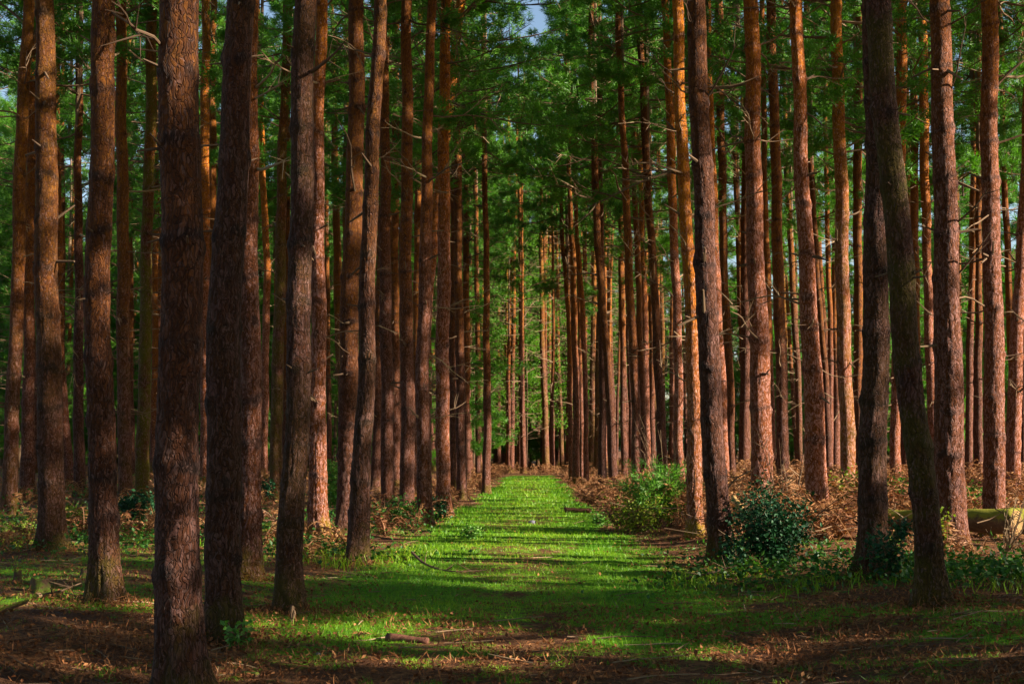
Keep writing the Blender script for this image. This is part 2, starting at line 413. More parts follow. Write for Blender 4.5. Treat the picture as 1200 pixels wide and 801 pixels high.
def branch_mesh(seed, twiggy=1.0):
    """a dead side branch, 1 m long along +X, with twigs"""
    r = np.random.default_rng(seed); B = Build()
    t = np.linspace(0, 1, 8)
    bend = r.normal() * .16; sag = -.10 + .25 * r.random()
    P = np.stack([t, bend * t * t + .02 * np.sin(t * 9 + seed), sag * np.sin(t * 2.4) + .06 * r.normal() * t * t], -1)
    B.add(*tube(P, .011 * (1 - t) ** .7 + .003, 5), r.random())
    for k in range(int((2 + r.integers(0, 4)) * twiggy)):
        s = .25 + .7 * r.random(); p0 = np.array([np.interp(s, t, P[:, j]) for j in range(3)])
        dr = np.array([.7, r.choice([-1, 1]) * (.4 + .5 * r.random()), r.normal() * .4]); dr /= np.linalg.norm(dr)
        L = .14 + .33 * r.random(); u = np.linspace(0, 1, 5)
        Q = p0 + u[:, None] * L * dr + np.outer(u * u, r.normal(size=3) * .06)
        B.add(*tube(Q, .006 * (1 - u) + .0022, 4), r.random())
        if r.random() < .6:
            p1 = Q[2]; d2 = dr + r.normal(size=3) * .5; d2 /= np.linalg.norm(d2)
            B.add(*tube(p1 + u[:3, None] * 2 * L * .5 * d2, .004 * (1 - u[:3]) + .002, 3), r.random())
    return B.mesh("branch", TWIG)
BRANCH = [branch_mesh(100 + k) for k in range(10)]
STUB = []
for k in range(4):
    r_ = np.random.default_rng(60 + k); B = Build(); t_ = np.linspace(0, 1, 4)
    B.add(*tube(np.stack([t_ * .16, .02 * t_ * r_.normal(), .03 * t_ * r_.normal()], -1), .013 - .006 * t_, 5), .05 + .3 * r_.random()); STUB.append(B.mesh("branch_stub", TWIG))

def tufts(B, C, D, r, n=24, L=.2, wd=.022, tone=None):
    """needle sprays: n thin triangles round each centre in C, leaning along D"""
    m = len(C)
    dirs = r.normal(size=(m, n, 3)); dirs /= np.linalg.norm(dirs, axis=2)[..., None]
    dirs = dirs * .8 + D[:, None] * .75 + np.array([0, 0, .12]); dirs /= np.linalg.norm(dirs, axis=2)[..., None]
    side = np.cross(dirs, r.normal(size=(m, n, 3))); side /= np.linalg.norm(side, axis=2)[..., None] + 1e-9
    Ls = L * (.6 + .7 * r.random((m, n, 1)))
    p = C[:, None] + r.normal(size=(m, n, 3)) * L * .28
    a = p - side * wd * .5; b = p + side * wd * .5; c = p + dirs * Ls
    V = np.stack([a, b, c], 2).reshape(-1, 3)
    T = np.arange(len(V)).reshape(-1, 3)
    tn = np.repeat((r.random(m) * .6 + .2) if tone is None else tone, n * 3) + r.normal(size=m * n * 3) * .08
    B.add(V, T, tn)

def crown_meshes(seed, Hc=10.0, Rc=2.6, limbs=30, low=.55, per=7, dense=3, needle=.2, wd=.026, n=32):
    """(limbs mesh, needles mesh) of a pine crown, foot of the crown at the origin"""
    r = np.random.default_rng(seed); W = Build(); Fm = Build()
    W.add(*tube([[0, 0, -.3], [0, 0, Hc * .5], [.1, .1, Hc]], [.09, .06, .02], 6), .2)
    C = []; D = []
    for k in range(limbs):
        h = (k + r.random()) / limbs; z = h * Hc * .97
        prof = low + (1 - low) * math.sin(min(1, h / .35) * math.pi / 2) if h < .35 else (1 - ((h - .35) / .65) ** 1.6) * .95 + .08
        L = Rc * prof * (.65 + .6 * r.random()); az = k * 2.399 + r.normal() * .5
        el = -.12 + .75 * h + r.normal() * .14
        t = np.linspace(0, 1, 7)
        dirh = np.array([math.cos(az), math.sin(az), 0])
        P = np.outer(t, dirh) * L * math.cos(el) + np.array([0, 0, 1]) * (z + t[:, None] * L * math.sin(el) - .25 * L * (t[:, None] * (1 - t[:, None])))
        P += np.outer(t, r.normal(size=3) * .12 * L)
        W.add(*tube(P, .028 * (1 - t) ** .8 * (L / Rc) + .006, 5), r.random() * .5)
        for s in np.linspace(.3, 1, per):
            p0 = np.array([np.interp(s, t, P[:, j]) for j in range(3)])
            sd = np.array([-dirh[1], dirh[0], 0]) * r.choice([-1, 1]) * (.4 + .7 * r.random()) + dirh * .6 + np.array([0, 0, .3 * r.normal() + .2])
            sd /= np.linalg.norm(sd); l2 = (.25 + .3 * r.random()) * L * (1.15 - .5 * s)
            u = np.linspace(0, 1, 4)
            W.add(*tube(p0 + u[:, None] * l2 * sd, .009 * (1 - u) + .003, 3), r.random() * .6)
            for q in range(dense):
                C.append(p0 + sd * l2 * (.35 + .65 * (q + r.random()) / dense) + r.normal(size=3) * .10); D.append(sd)
    tufts(Fm, np.array(C), np.array(D), r, n, needle, wd)
    return W.mesh("crown_limbs", TWIG), Fm.mesh("needles", NEEDLE)
CROWN = [crown_meshes(s, Hc, Rc, lm, .6, 8, 3) for s, Hc, Rc, lm in ((1, 9.5, 2.5, 30), (2, 10.5, 2.8, 34), (3, 8.5, 2.2, 28), (4, 11, 2.5, 36))]
LOWCROWN = [crown_meshes(s, Hc, Rc, lm, 1.0, 9, 3, .22, .03) for s, Hc, Rc, lm in ((11, 9, 2.6, 42), (12, 7.5, 2.3, 38), (13, 11, 3.0, 46))]

def add_crown(root, base, kind, rot, s=(1, 1, 1)):
    lm, nd = kind
    c = obj("crown", nd, root, base); c.rotation_euler = (0, 0, rot); c.scale = s
    l = obj("limbs", lm, c)
    return c

PINES = 0
def place_pine(label, d, pts, bark=(0, 0, .5), nb=None, group='pines lining the path', crown=True, H=None, cb=None, stubs=True):
    """a pine seen at pts = [(px, py, width px), ...] from its foot up, d metres ahead"""
    global PINES
    PINES += 1; seed = 1000 + PINES * 13; r = np.random.default_rng(seed)
    bx, by, bw = pts[0]
    x0, _ = unproject(bx, by, d)
    z0 = gz(x0, d)
    Zk, Xk, Rk = [0.0], [0.0], [.93 * bw / 2 * d / F]
    for px, py, pw in pts[1:]:
        x, z = unproject(px, py, d)
        if z - z0 > Zk[-1] + .2: Zk.append(z - z0); Xk.append(x - x0); Rk.append(.95 * pw / 2 * d / F)
    H = H or 19 + 4 * r.random()
    root = empty("pine_tree", (x0, d, z0))
    tag(root, label, "pine tree", group)
    me, whorls, at = trunk_mesh(Zk, Xk, Rk, H, d, seed)
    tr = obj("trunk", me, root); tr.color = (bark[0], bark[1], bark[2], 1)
    vis = min(1.6 + .33 * d, 15)
    top = max(vis, 5)
    if nb is None: nb = 9 if d < 20 else 24 if d < 52 else 15
    cand = [z for z in whorls if 2.0 < z < top]
    for k in range(nb):
        if not cand: break
        z = cand[int(r.integers(0, len(cand)))] + r.normal() * .03
        hfrac = z / top
        cx_, cy_, rad = at(z)
        az = r.random() * 6.28
        long = r.random() < .25 + .6 * hfrac and d > 20
        if not long and not stubs: continue
        b = obj("branch", BRANCH[int(r.integers(0, 10))] if long else STUB[int(r.integers(0, 4))], root,
                (cx_ + math.cos(az) * rad * .9, cy_ + math.sin(az) * rad * .9, z))
        L = (.4 + (1.1 if d < 33 else 1.7) * r.random() * (.5 + hfrac)) if long else (1 + r.random() if d > 17 else .45 + .5 * r.random())
        b.rotation_euler = (r.random() * 6.28, -.15 - .45 * r.normal() * .6, az); b.scale = (L, L, L)
    if crown:
        cbz = cb if cb is not None else H - CROWN_H[PINES % 4] - r.random() * .8
        cx_, cy_, rad = at(cbz)
        add_crown(root, (cx_, cy_, cbz), CROWN[PINES % 4], r.random() * 6.28)
    root['seed'] = seed
    return root, at
CROWN_H = [9.5, 10.5, 8.5, 11]

O, G_ = 'pines lining the path', None
TREES = [  # last bark value paints light: low for shaded trunks, high for sunlit ones
# --- left of the path, nearest first
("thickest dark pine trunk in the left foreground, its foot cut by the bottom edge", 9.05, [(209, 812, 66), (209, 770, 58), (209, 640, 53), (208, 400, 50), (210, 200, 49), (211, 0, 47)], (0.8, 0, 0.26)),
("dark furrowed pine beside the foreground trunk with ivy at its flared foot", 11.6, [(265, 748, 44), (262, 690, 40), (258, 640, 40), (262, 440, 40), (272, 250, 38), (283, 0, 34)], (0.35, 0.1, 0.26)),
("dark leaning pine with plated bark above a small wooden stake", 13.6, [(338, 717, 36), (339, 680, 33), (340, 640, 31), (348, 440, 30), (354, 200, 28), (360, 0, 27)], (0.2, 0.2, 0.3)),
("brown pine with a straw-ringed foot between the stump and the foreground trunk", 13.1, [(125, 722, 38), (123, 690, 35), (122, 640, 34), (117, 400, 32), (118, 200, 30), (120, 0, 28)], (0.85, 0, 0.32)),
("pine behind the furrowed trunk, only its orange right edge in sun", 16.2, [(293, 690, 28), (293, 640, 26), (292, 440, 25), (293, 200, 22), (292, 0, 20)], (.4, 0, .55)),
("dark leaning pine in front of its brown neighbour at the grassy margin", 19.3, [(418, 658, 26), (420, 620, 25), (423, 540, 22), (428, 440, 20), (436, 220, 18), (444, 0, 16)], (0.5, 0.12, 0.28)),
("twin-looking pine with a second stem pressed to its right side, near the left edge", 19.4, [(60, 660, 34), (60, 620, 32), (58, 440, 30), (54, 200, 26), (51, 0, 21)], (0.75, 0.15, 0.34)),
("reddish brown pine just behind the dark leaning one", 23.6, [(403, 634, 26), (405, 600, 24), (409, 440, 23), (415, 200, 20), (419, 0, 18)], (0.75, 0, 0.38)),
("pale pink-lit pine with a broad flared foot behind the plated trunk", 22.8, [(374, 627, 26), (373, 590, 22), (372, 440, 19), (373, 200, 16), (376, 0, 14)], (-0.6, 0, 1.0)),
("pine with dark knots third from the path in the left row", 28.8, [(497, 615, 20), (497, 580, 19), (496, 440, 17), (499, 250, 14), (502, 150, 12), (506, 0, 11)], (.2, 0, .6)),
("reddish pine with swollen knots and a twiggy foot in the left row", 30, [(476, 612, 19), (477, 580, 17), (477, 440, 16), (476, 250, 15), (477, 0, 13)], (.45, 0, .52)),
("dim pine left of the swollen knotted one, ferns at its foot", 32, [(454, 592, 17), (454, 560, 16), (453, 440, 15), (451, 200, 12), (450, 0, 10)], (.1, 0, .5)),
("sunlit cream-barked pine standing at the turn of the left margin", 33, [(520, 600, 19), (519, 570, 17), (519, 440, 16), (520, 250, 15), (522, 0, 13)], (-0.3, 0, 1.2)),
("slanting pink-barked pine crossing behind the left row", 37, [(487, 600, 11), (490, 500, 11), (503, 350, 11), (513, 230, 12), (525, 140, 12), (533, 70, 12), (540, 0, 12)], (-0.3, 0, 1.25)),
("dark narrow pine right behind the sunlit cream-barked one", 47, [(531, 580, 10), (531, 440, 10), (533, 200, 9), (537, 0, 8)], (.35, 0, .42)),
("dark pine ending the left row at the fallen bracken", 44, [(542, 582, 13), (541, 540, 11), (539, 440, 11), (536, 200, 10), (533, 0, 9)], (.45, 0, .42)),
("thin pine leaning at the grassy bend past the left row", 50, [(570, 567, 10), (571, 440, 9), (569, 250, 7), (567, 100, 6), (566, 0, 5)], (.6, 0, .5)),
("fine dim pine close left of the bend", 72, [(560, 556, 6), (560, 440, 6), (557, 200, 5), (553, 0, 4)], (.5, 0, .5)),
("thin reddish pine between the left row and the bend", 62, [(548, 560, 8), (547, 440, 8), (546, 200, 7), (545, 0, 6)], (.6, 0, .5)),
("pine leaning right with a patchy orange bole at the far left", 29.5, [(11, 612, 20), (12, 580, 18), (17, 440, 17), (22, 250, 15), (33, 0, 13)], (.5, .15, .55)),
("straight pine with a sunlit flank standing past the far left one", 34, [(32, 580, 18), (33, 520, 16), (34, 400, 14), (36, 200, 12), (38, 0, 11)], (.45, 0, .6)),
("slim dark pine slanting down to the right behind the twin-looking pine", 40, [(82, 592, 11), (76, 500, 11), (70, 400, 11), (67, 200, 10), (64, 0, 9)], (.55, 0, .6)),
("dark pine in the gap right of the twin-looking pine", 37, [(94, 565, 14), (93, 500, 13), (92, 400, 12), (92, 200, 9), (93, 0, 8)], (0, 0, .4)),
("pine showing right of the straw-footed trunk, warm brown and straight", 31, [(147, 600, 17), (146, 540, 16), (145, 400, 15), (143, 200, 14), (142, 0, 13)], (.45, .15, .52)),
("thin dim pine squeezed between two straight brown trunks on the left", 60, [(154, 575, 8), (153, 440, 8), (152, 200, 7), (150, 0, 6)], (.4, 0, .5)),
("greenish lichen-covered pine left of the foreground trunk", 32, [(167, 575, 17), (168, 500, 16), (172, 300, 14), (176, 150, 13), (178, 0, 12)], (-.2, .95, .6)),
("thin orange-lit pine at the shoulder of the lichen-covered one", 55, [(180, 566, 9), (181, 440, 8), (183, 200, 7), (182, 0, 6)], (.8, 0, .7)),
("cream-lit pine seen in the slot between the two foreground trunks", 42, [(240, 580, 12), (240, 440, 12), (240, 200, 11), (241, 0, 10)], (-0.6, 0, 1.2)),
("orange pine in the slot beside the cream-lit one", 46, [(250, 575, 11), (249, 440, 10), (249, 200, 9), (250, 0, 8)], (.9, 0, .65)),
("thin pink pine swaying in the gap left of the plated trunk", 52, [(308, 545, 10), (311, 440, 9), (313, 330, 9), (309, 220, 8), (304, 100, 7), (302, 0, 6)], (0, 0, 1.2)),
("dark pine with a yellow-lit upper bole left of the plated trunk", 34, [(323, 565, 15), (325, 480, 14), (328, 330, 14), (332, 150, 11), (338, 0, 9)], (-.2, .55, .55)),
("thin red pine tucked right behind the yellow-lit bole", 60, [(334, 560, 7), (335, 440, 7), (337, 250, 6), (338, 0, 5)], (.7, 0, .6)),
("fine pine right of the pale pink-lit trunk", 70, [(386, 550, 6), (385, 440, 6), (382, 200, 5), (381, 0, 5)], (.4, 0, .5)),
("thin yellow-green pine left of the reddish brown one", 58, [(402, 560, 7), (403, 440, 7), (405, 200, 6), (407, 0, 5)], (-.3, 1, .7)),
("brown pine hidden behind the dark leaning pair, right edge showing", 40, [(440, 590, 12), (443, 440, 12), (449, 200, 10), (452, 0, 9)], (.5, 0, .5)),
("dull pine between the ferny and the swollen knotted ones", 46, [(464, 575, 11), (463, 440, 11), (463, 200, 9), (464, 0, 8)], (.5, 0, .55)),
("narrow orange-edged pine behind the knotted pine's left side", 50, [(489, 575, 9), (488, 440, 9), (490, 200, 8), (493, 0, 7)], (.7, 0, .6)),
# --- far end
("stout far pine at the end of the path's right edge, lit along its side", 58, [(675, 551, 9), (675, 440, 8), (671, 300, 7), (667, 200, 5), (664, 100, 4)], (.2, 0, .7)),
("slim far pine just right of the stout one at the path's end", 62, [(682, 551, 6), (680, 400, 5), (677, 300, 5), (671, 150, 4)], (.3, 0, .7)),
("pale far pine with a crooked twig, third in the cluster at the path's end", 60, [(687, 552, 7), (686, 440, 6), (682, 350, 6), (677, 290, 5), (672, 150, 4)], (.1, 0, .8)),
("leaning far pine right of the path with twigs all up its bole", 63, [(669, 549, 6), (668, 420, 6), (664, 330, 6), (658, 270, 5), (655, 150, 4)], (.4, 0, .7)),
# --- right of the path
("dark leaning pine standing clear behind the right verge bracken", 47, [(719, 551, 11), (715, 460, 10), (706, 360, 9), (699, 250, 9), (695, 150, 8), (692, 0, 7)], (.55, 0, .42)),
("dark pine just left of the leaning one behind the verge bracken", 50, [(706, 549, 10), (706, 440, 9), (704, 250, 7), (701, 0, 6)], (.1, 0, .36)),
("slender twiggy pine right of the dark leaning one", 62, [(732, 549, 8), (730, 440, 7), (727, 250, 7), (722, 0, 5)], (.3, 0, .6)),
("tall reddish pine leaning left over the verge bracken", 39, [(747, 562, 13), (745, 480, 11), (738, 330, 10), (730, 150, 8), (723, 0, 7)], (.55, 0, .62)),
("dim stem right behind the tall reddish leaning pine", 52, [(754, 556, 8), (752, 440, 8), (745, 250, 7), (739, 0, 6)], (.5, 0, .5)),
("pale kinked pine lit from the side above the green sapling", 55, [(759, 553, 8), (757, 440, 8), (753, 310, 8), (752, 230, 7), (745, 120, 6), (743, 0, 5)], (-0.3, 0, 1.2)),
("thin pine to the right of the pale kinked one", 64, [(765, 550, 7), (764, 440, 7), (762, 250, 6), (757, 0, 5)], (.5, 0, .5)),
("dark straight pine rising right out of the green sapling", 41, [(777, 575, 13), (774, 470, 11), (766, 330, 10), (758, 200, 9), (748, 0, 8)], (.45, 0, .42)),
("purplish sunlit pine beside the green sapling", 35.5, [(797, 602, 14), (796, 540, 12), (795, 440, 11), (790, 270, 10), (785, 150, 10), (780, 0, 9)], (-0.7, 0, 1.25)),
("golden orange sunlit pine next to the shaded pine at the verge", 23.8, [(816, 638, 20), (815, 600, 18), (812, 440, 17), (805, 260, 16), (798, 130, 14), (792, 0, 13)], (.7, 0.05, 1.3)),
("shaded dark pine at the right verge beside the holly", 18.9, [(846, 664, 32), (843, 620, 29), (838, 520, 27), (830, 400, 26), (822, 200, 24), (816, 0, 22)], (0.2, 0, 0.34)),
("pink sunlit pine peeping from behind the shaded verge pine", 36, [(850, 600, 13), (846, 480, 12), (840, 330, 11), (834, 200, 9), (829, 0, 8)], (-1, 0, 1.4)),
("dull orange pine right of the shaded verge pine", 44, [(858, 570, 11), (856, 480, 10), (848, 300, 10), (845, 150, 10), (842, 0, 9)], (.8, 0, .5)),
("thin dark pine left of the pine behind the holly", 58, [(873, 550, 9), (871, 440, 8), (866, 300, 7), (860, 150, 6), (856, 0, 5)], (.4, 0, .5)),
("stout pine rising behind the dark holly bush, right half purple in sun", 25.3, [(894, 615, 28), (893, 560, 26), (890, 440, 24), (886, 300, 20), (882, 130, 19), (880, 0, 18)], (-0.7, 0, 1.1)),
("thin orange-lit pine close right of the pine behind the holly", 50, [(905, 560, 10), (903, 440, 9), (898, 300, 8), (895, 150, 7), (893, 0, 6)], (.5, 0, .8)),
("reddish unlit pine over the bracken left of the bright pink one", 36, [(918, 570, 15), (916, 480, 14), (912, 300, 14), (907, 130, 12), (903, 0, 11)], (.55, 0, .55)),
("thin grey pine behind the bracken heap", 60, [(938, 545, 8), (935, 440, 8), (926, 280, 7), (922, 200, 6), (915, 0, 5)], (-.2, .2, .6)),
("bright pink-lit pine standing in the thick of the dead bracken", 22.5, [(960, 590, 27), (956, 540, 25), (951, 440, 22), (945, 300, 19), (938, 150, 17), (932, 0, 16)], (-0.8, 0, 1.35)),
("dark red stem close behind the bright pink-lit pine", 50, [(972, 565, 8), (966, 420, 8), (956, 300, 7), (948, 150, 7), (945, 0, 6)], (.6, 0, .45)),
("thin lit pine second to the right of the bright pink-lit one", 58, [(972, 530, 7), (974, 470, 7), (972, 350, 6), (968, 200, 6), (966, 0, 5)], (.2, 0, .8)),
("sunlit cream pine by the yellowing shrub, long twigs on its bole", 28.5, [(994, 590, 20), (993, 540, 18), (991, 440, 17), (987, 300, 16), (983, 150, 15), (981, 0, 14)], (-0.2, 0.2, 1.25)),
("dull orange pine between the cream pine and the crossing dark pair", 43, [(1007, 575, 12), (1006, 440, 11), (1005, 250, 11), (1006, 0, 10)], (.8, 0, .55)),
("rear pine of the crossing dark pair, straight, holly at its foot", 15.6, [(1022, 693, 40), (1023, 640, 35), (1027, 440, 32), (1027, 300, 29), (1025, 150, 27), (1024, 0, 25)], (-0.2, 0.15, 0.34)),
("front pine of the crossing dark pair, bent at the knee and greenish above", 12.95, [(1094, 728, 42), (1090, 680, 36), (1088, 640, 33), (1078, 540, 32), (1068, 440, 32), (1056, 300, 31), (1046, 200, 30), (1033, 100, 30), (1025, 0, 29)], (-.4, .65, .36)),
("purple-lit pine seen between the stems of the crossing dark pair", 37, [(1050, 590, 14), (1050, 500, 12), (1052, 380, 12), (1055, 200, 13), (1057, 0, 13)], (-0.3, 0, 1.25)),
("orange pine hidden half behind the front pine of the dark pair", 47, [(1073, 560, 11), (1073, 400, 10), (1072, 250, 10), (1070, 0, 8)], (.8, 0, .6)),
("slender pink pine between the dark pair and the rough-barked pine", 40, [(1096, 575, 12), (1091, 440, 12), (1086, 300, 11), (1083, 150, 11), (1080, 0, 10)], (0.0, 0, 1.25)),
("stout rough-barked pine in front of the mossy log, lit low on its right", 18.4, [(1120, 664, 38), (1116, 620, 35), (1112, 440, 33), (1107, 300, 29), (1105, 150, 27), (1103, 0, 25)], (0.1, 0, 0.62)),
("thin purplish pine right behind the rough-barked pine", 48, [(1135, 565, 10), (1136, 440, 9), (1140, 300, 7), (1142, 150, 6), (1142, 0, 5)], (.2, 0, .7)),
("dark stem with pale twigs between the rough-barked and the straight dark pine", 46, [(1147, 560, 12), (1146, 480, 11), (1147, 330, 8), (1147, 150, 7), (1147, 0, 6)], (.4, 0, .5)),
("straight dark pine standing behind the mossy log, bright edge on its right", 22.8, [(1165, 615, 26), (1165, 560, 26), (1164, 440, 25), (1163, 300, 22), (1160, 150, 20), (1158, 0, 19)], (0, 0, 0.85)),
("purple-lit pine leaning out of the frame at the right edge", 29, [(1186, 600, 20), (1186, 540, 18), (1190, 440, 17), (1195, 340, 15), (1202, 200, 14), (1212, 0, 13)], (-0.9, 0, 1.3)),
("thin orange pine top showing left of the one leaning out of frame", 50, [(1189, 560, 10), (1186, 440, 9), (1181, 300, 8), (1176, 200, 7), (1172, 0, 6)], (.8, 0, .6)),
("thin dark pine cut by the right edge of the picture", 55, [(1199, 545, 9), (1199, 440, 8), (1198, 300, 7), (1198, 0, 6)], (.3, 0, .5)),
]
roots = {}
for tr_ in TREES:
    lab, d_, pts_, bark_ = tr_
    roots[lab] = place_pine(lab, d_, pts_, bark_)

# second stem of the twin-looking pine: a part of that tree
rt, at_ = roots["twin-looking pine with a second stem pressed to its right side, near the left edge"]
xs_ = [unproject(px, py, 19.5)[0] - rt.location.x for px, py in ((66, 560), (70, 480), (73, 440))]

# ---- long branches that catch the eye in the photograph: (tree label, foot px, py, tip px, py, radius m)
HERO = [
("dark leaning pine with plated bark above a small wooden stake", 372, 86, 412, 54, .016),
("pine behind the furrowed trunk, only its orange right edge in sun", 304, 105, 334, 80, .016),
("pine behind the furrowed trunk, only its orange right edge in sun", 304, 199, 341, 187, .018),
("pine behind the furrowed trunk, only its orange right edge in sun", 303, 117, 342, 97, .010),
("brown pine with a straw-ringed foot between the stump and the foreground trunk", 134, 10, 192, 54, .012),
("thickest dark pine trunk in the left foreground, its foot cut by the bottom edge", 188, 54, 150, 22, .010),
("shaded dark pine at the right verge beside the holly", 826, 118, 862, 52, .016),
("shaded dark pine at the right verge beside the holly", 820, 112, 780, 90, .012),
("shaded dark pine at the right verge beside the holly", 812, 30, 795, 0, .012),
("stout rough-barked pine in front of the mossy log, lit low on its right", 1116, 325, 1158, 268, .013),
("stout rough-barked pine in front of the mossy log, lit low on its right", 1114, 262, 1150, 226, .013),
("stout rough-barked pine in front of the mossy log, lit low on its right", 1112, 112, 1122, 28, .010),
("stout rough-barked pine in front of the mossy log, lit low on its right", 1114, 30, 1150, 2, .012),
("stout rough-barked pine in front of the mossy log, lit low on its right", 1092, 30, 1058, 2, .012),
("sunlit cream pine by the yellowing shrub, long twigs on its bole", 988, 52, 1012, 34, .016),
("sunlit cream pine by the yellowing shrub, long twigs on its bole", 984, 284, 974, 258, .014),
("sunlit cream pine by the yellowing shrub, long twigs on its bole", 990, 174, 1012, 160, .014),
("bright pink-lit pine standing in the thick of the dead bracken", 940, 130, 975, 158, .012),
("golden orange sunlit pine next to the shaded pine at the verge", 790, 90, 752, 52, .014),
("golden orange sunlit pine next to the shaded pine at the verge", 800, 112, 768, 88, .014),
("sunlit cream-barked pine standing at the turn of the left margin", 514, 158, 552, 142, .018),
("pine with dark knots third from the path in the left row", 496, 163, 452, 146, .018),
("reddish pine with swollen knots and a twiggy foot in the left row", 484, 216, 452, 196, .020),
("slanting pink-barked pine crossing behind the left row", 533, 45, 570, 30, .016),
("purple-lit pine leaning out of the frame at the right edge", 1198, 40, 1180, 5, .014),
]
for k, (lab, x1, y1, x2, y2, rad) in enumerate(HERO):
    root, at = roots[lab]; d = root.location.y
    r = np.random.default_rng(500 + k)
    a = np.array(unproject(x1, y1, d)); b = np.array(unproject(x2, y2, d - .25))
    cx_, cy_, rr_ = at(a[1] - root.location.z)
    p0 = np.array([cx_ + math.copysign(rr_ * .7, b[0] - a[0]), cy_ - .02, a[1] - root.location.z]); p1 = np.array([b[0] - root.location.x, -.35 - .3 * r.random(), b[1] - root.location.z])
    t = np.linspace(0, 1, 9); L = np.linalg.norm(p1 - p0)
    P = p0 + t[:, None] * (p1 - p0) + np.outer(np.sin(t * math.pi), np.array([0, .05 * r.normal(), -.06])) * L + np.outer(np.sin(t * 11 + k), np.array([.012, .01, .012]))
    B = Build(); tn_ = .85 if lab.startswith(('pine behind the furrowed','sunlit','pine with dark','reddish pine')) else 0.0  # tone paints the light: pale for sunlit branches, dark for shaded ones
    B.add(*tube(P, .95 * rad * (1 - t) ** .6 + .003, 6), tn_)
    for q in range(4):
        s = int(r.integers(3, 8)); dr = (p1 - p0) / L + r.normal(size=3) * .6; dr /= np.linalg.norm(dr); u = np.linspace(0, 1, 4)
        B.add(*tube(P[s] + u[:, None] * (.12 + .25 * r.random()) * dr, .005 * (1 - u) + .002, 4), tn_)
    obj("branch", B.mesh("branch", TWIG), root)

# ------------------------------------------------------------------ the crowd of pines deep in the wood
VAR = []
for k in range(6):
    H = 19 + k * .8
    rb = .13 + .012 * k
    r = np.random.default_rng(k + 40)
    zk = [0, 3, 8, 13]; xk = np.cumsum([0, .08 * r.normal(), .2 * r.normal(), .25 * r.normal()]); rk = [rb * 1.05, rb * .95, rb * .8, rb * .62]
    me, wh, at = trunk_mesh(zk, xk, rk, H, 60, 300 + k)
    B = Build()
    for z in [q for q in wh if 2 < q < 13]:
        for _ in range(int(r.integers(2, 5))):
            cx_, cy_, rr_ = at(z); az = r.random() * 6.28; L = .3 + (1.9 * r.random()) * (.3 + z / 12); el = .25 * r.normal() + .05
            t = np.linspace(0, 1, 5); dr = np.array([math.cos(az) * math.cos(el), math.sin(az) * math.cos(el), math.sin(el)])
            P = np.array([cx_, cy_, z]) + t[:, None] * dr * (L + rr_) + np.outer(t * t, r.normal(size=3) * .12)
            B.add(*tube(P, .012 * (1 - t) + .004, 4), r.random())
            if L > .6:
                d2 = dr + r.normal(size=3) * .6; d2 /= np.linalg.norm(d2)
                B.add(*tube(P[2] + t[:3, None] * 2 * d2 * L * .35, .006 * (1 - t[:3]) + .003, 3), r.random())
    VAR.append((me, B.mesh("dead_branches", TWIG), H, at))
taken = [(r_[0].location.x, r_[0].location.y) for r_ in roots.values()]
def free(x, y, m): return all((x - a) ** 2 + (y - b) ** 2 > m * m for a, b in taken)
def crowd_pine(x, y, label, group, crown=True, cb=None, s=None, cs=1.0):
    k = int(rng.integers(0, 6)); me, br, H, at = VAR[k]
    s = s or .9 + .25 * rng.random(); wd = .8 + .5 * rng.random()
    root = empty("pine_tree", (x, y, gz(x, y)))
    tag(root, label, "pine tree", group)
    rot = rng.random() * 6.28
    tr = obj("trunk", me, root); tr.scale = (wd, wd, s); tr.rotation_euler = (.02 * rng.normal(), .02 * rng.normal(), rot)
    tr.color = (-.35 + .8 * rng.random(), .35 * (rng.random() < .3), .45 + .4 * rng.random(), 1)
    if label == CROWD_LABEL:
        dx = x - path_x(y)
        side = "left of the path" if dx < -2.6 else "right of the path" if dx > 2.6 else "closing the path's end"
        look = "greenish barked" if tr.color[1] > .1 else "warm orange" if tr.color[0] > .1 else "dull brown"
        near = "in the nearer ranks" if y < 68 else "in the far ranks"
        root['label'] = f"slender {look} pine in the crowd {side}, {near}"
    b = obj("dead_branches", br, root); b.scale = (1, 1, s); b.rotation_euler = (0, 0, rot); b['kind'] = 'stuff'
    if crown:
        z = (H * s - CROWN_H[k % 4]) if cb is None else cb
        if x > 4 and y > 68 and rng.random() < .5:      # spindly tops
            add_crown(root, (0, 0, H * s - .5 * CROWN_H[k % 4]), CROWN[k % 4], rng.random() * 6.28, (.65, .65, .5))
        else: add_crown(root, (0, 0, z), CROWN[k % 4], rng.random() * 6.28, (cs, cs, 1.0))
    taken.append((x, y))
    return root
CROWD_LABEL = "slender far pine among the crowd of trunks deep in the wood behind the front rows"
n = 0; tries = 0
while n < 150 and tries < 20000:
    tries += 1
    y = 46 + 84 * rng.random() ** .8; half = .40 * y
    x = (rng.random() * 2 - 1) * half
    if abs(x - path_x(y)) < 2.6 and y < 92: continue
    if x > 18 and rng.random() < .75: continue
    if abs(y - (98 - .3 * (x - 1))) < 7 and x > 0 and y < 106: continue
    if not free(x, y, 1.9): continue
    crowd_pine(x, y, CROWD_LABEL, "crowd of far pines"); n += 1

n = 0
while n < 92:
    y = 88 + 46 * rng.random(); x = path_x(y) + (rng.random() * 2 - 1) * 7
    if not free(x, y, .7): continue
    crowd_pine(x, y, CROWD_LABEL, "crowd of far pines", crown=n % 3 == 0, s=1.12 + .2 * rng.random(), cs=1.15); n += 1

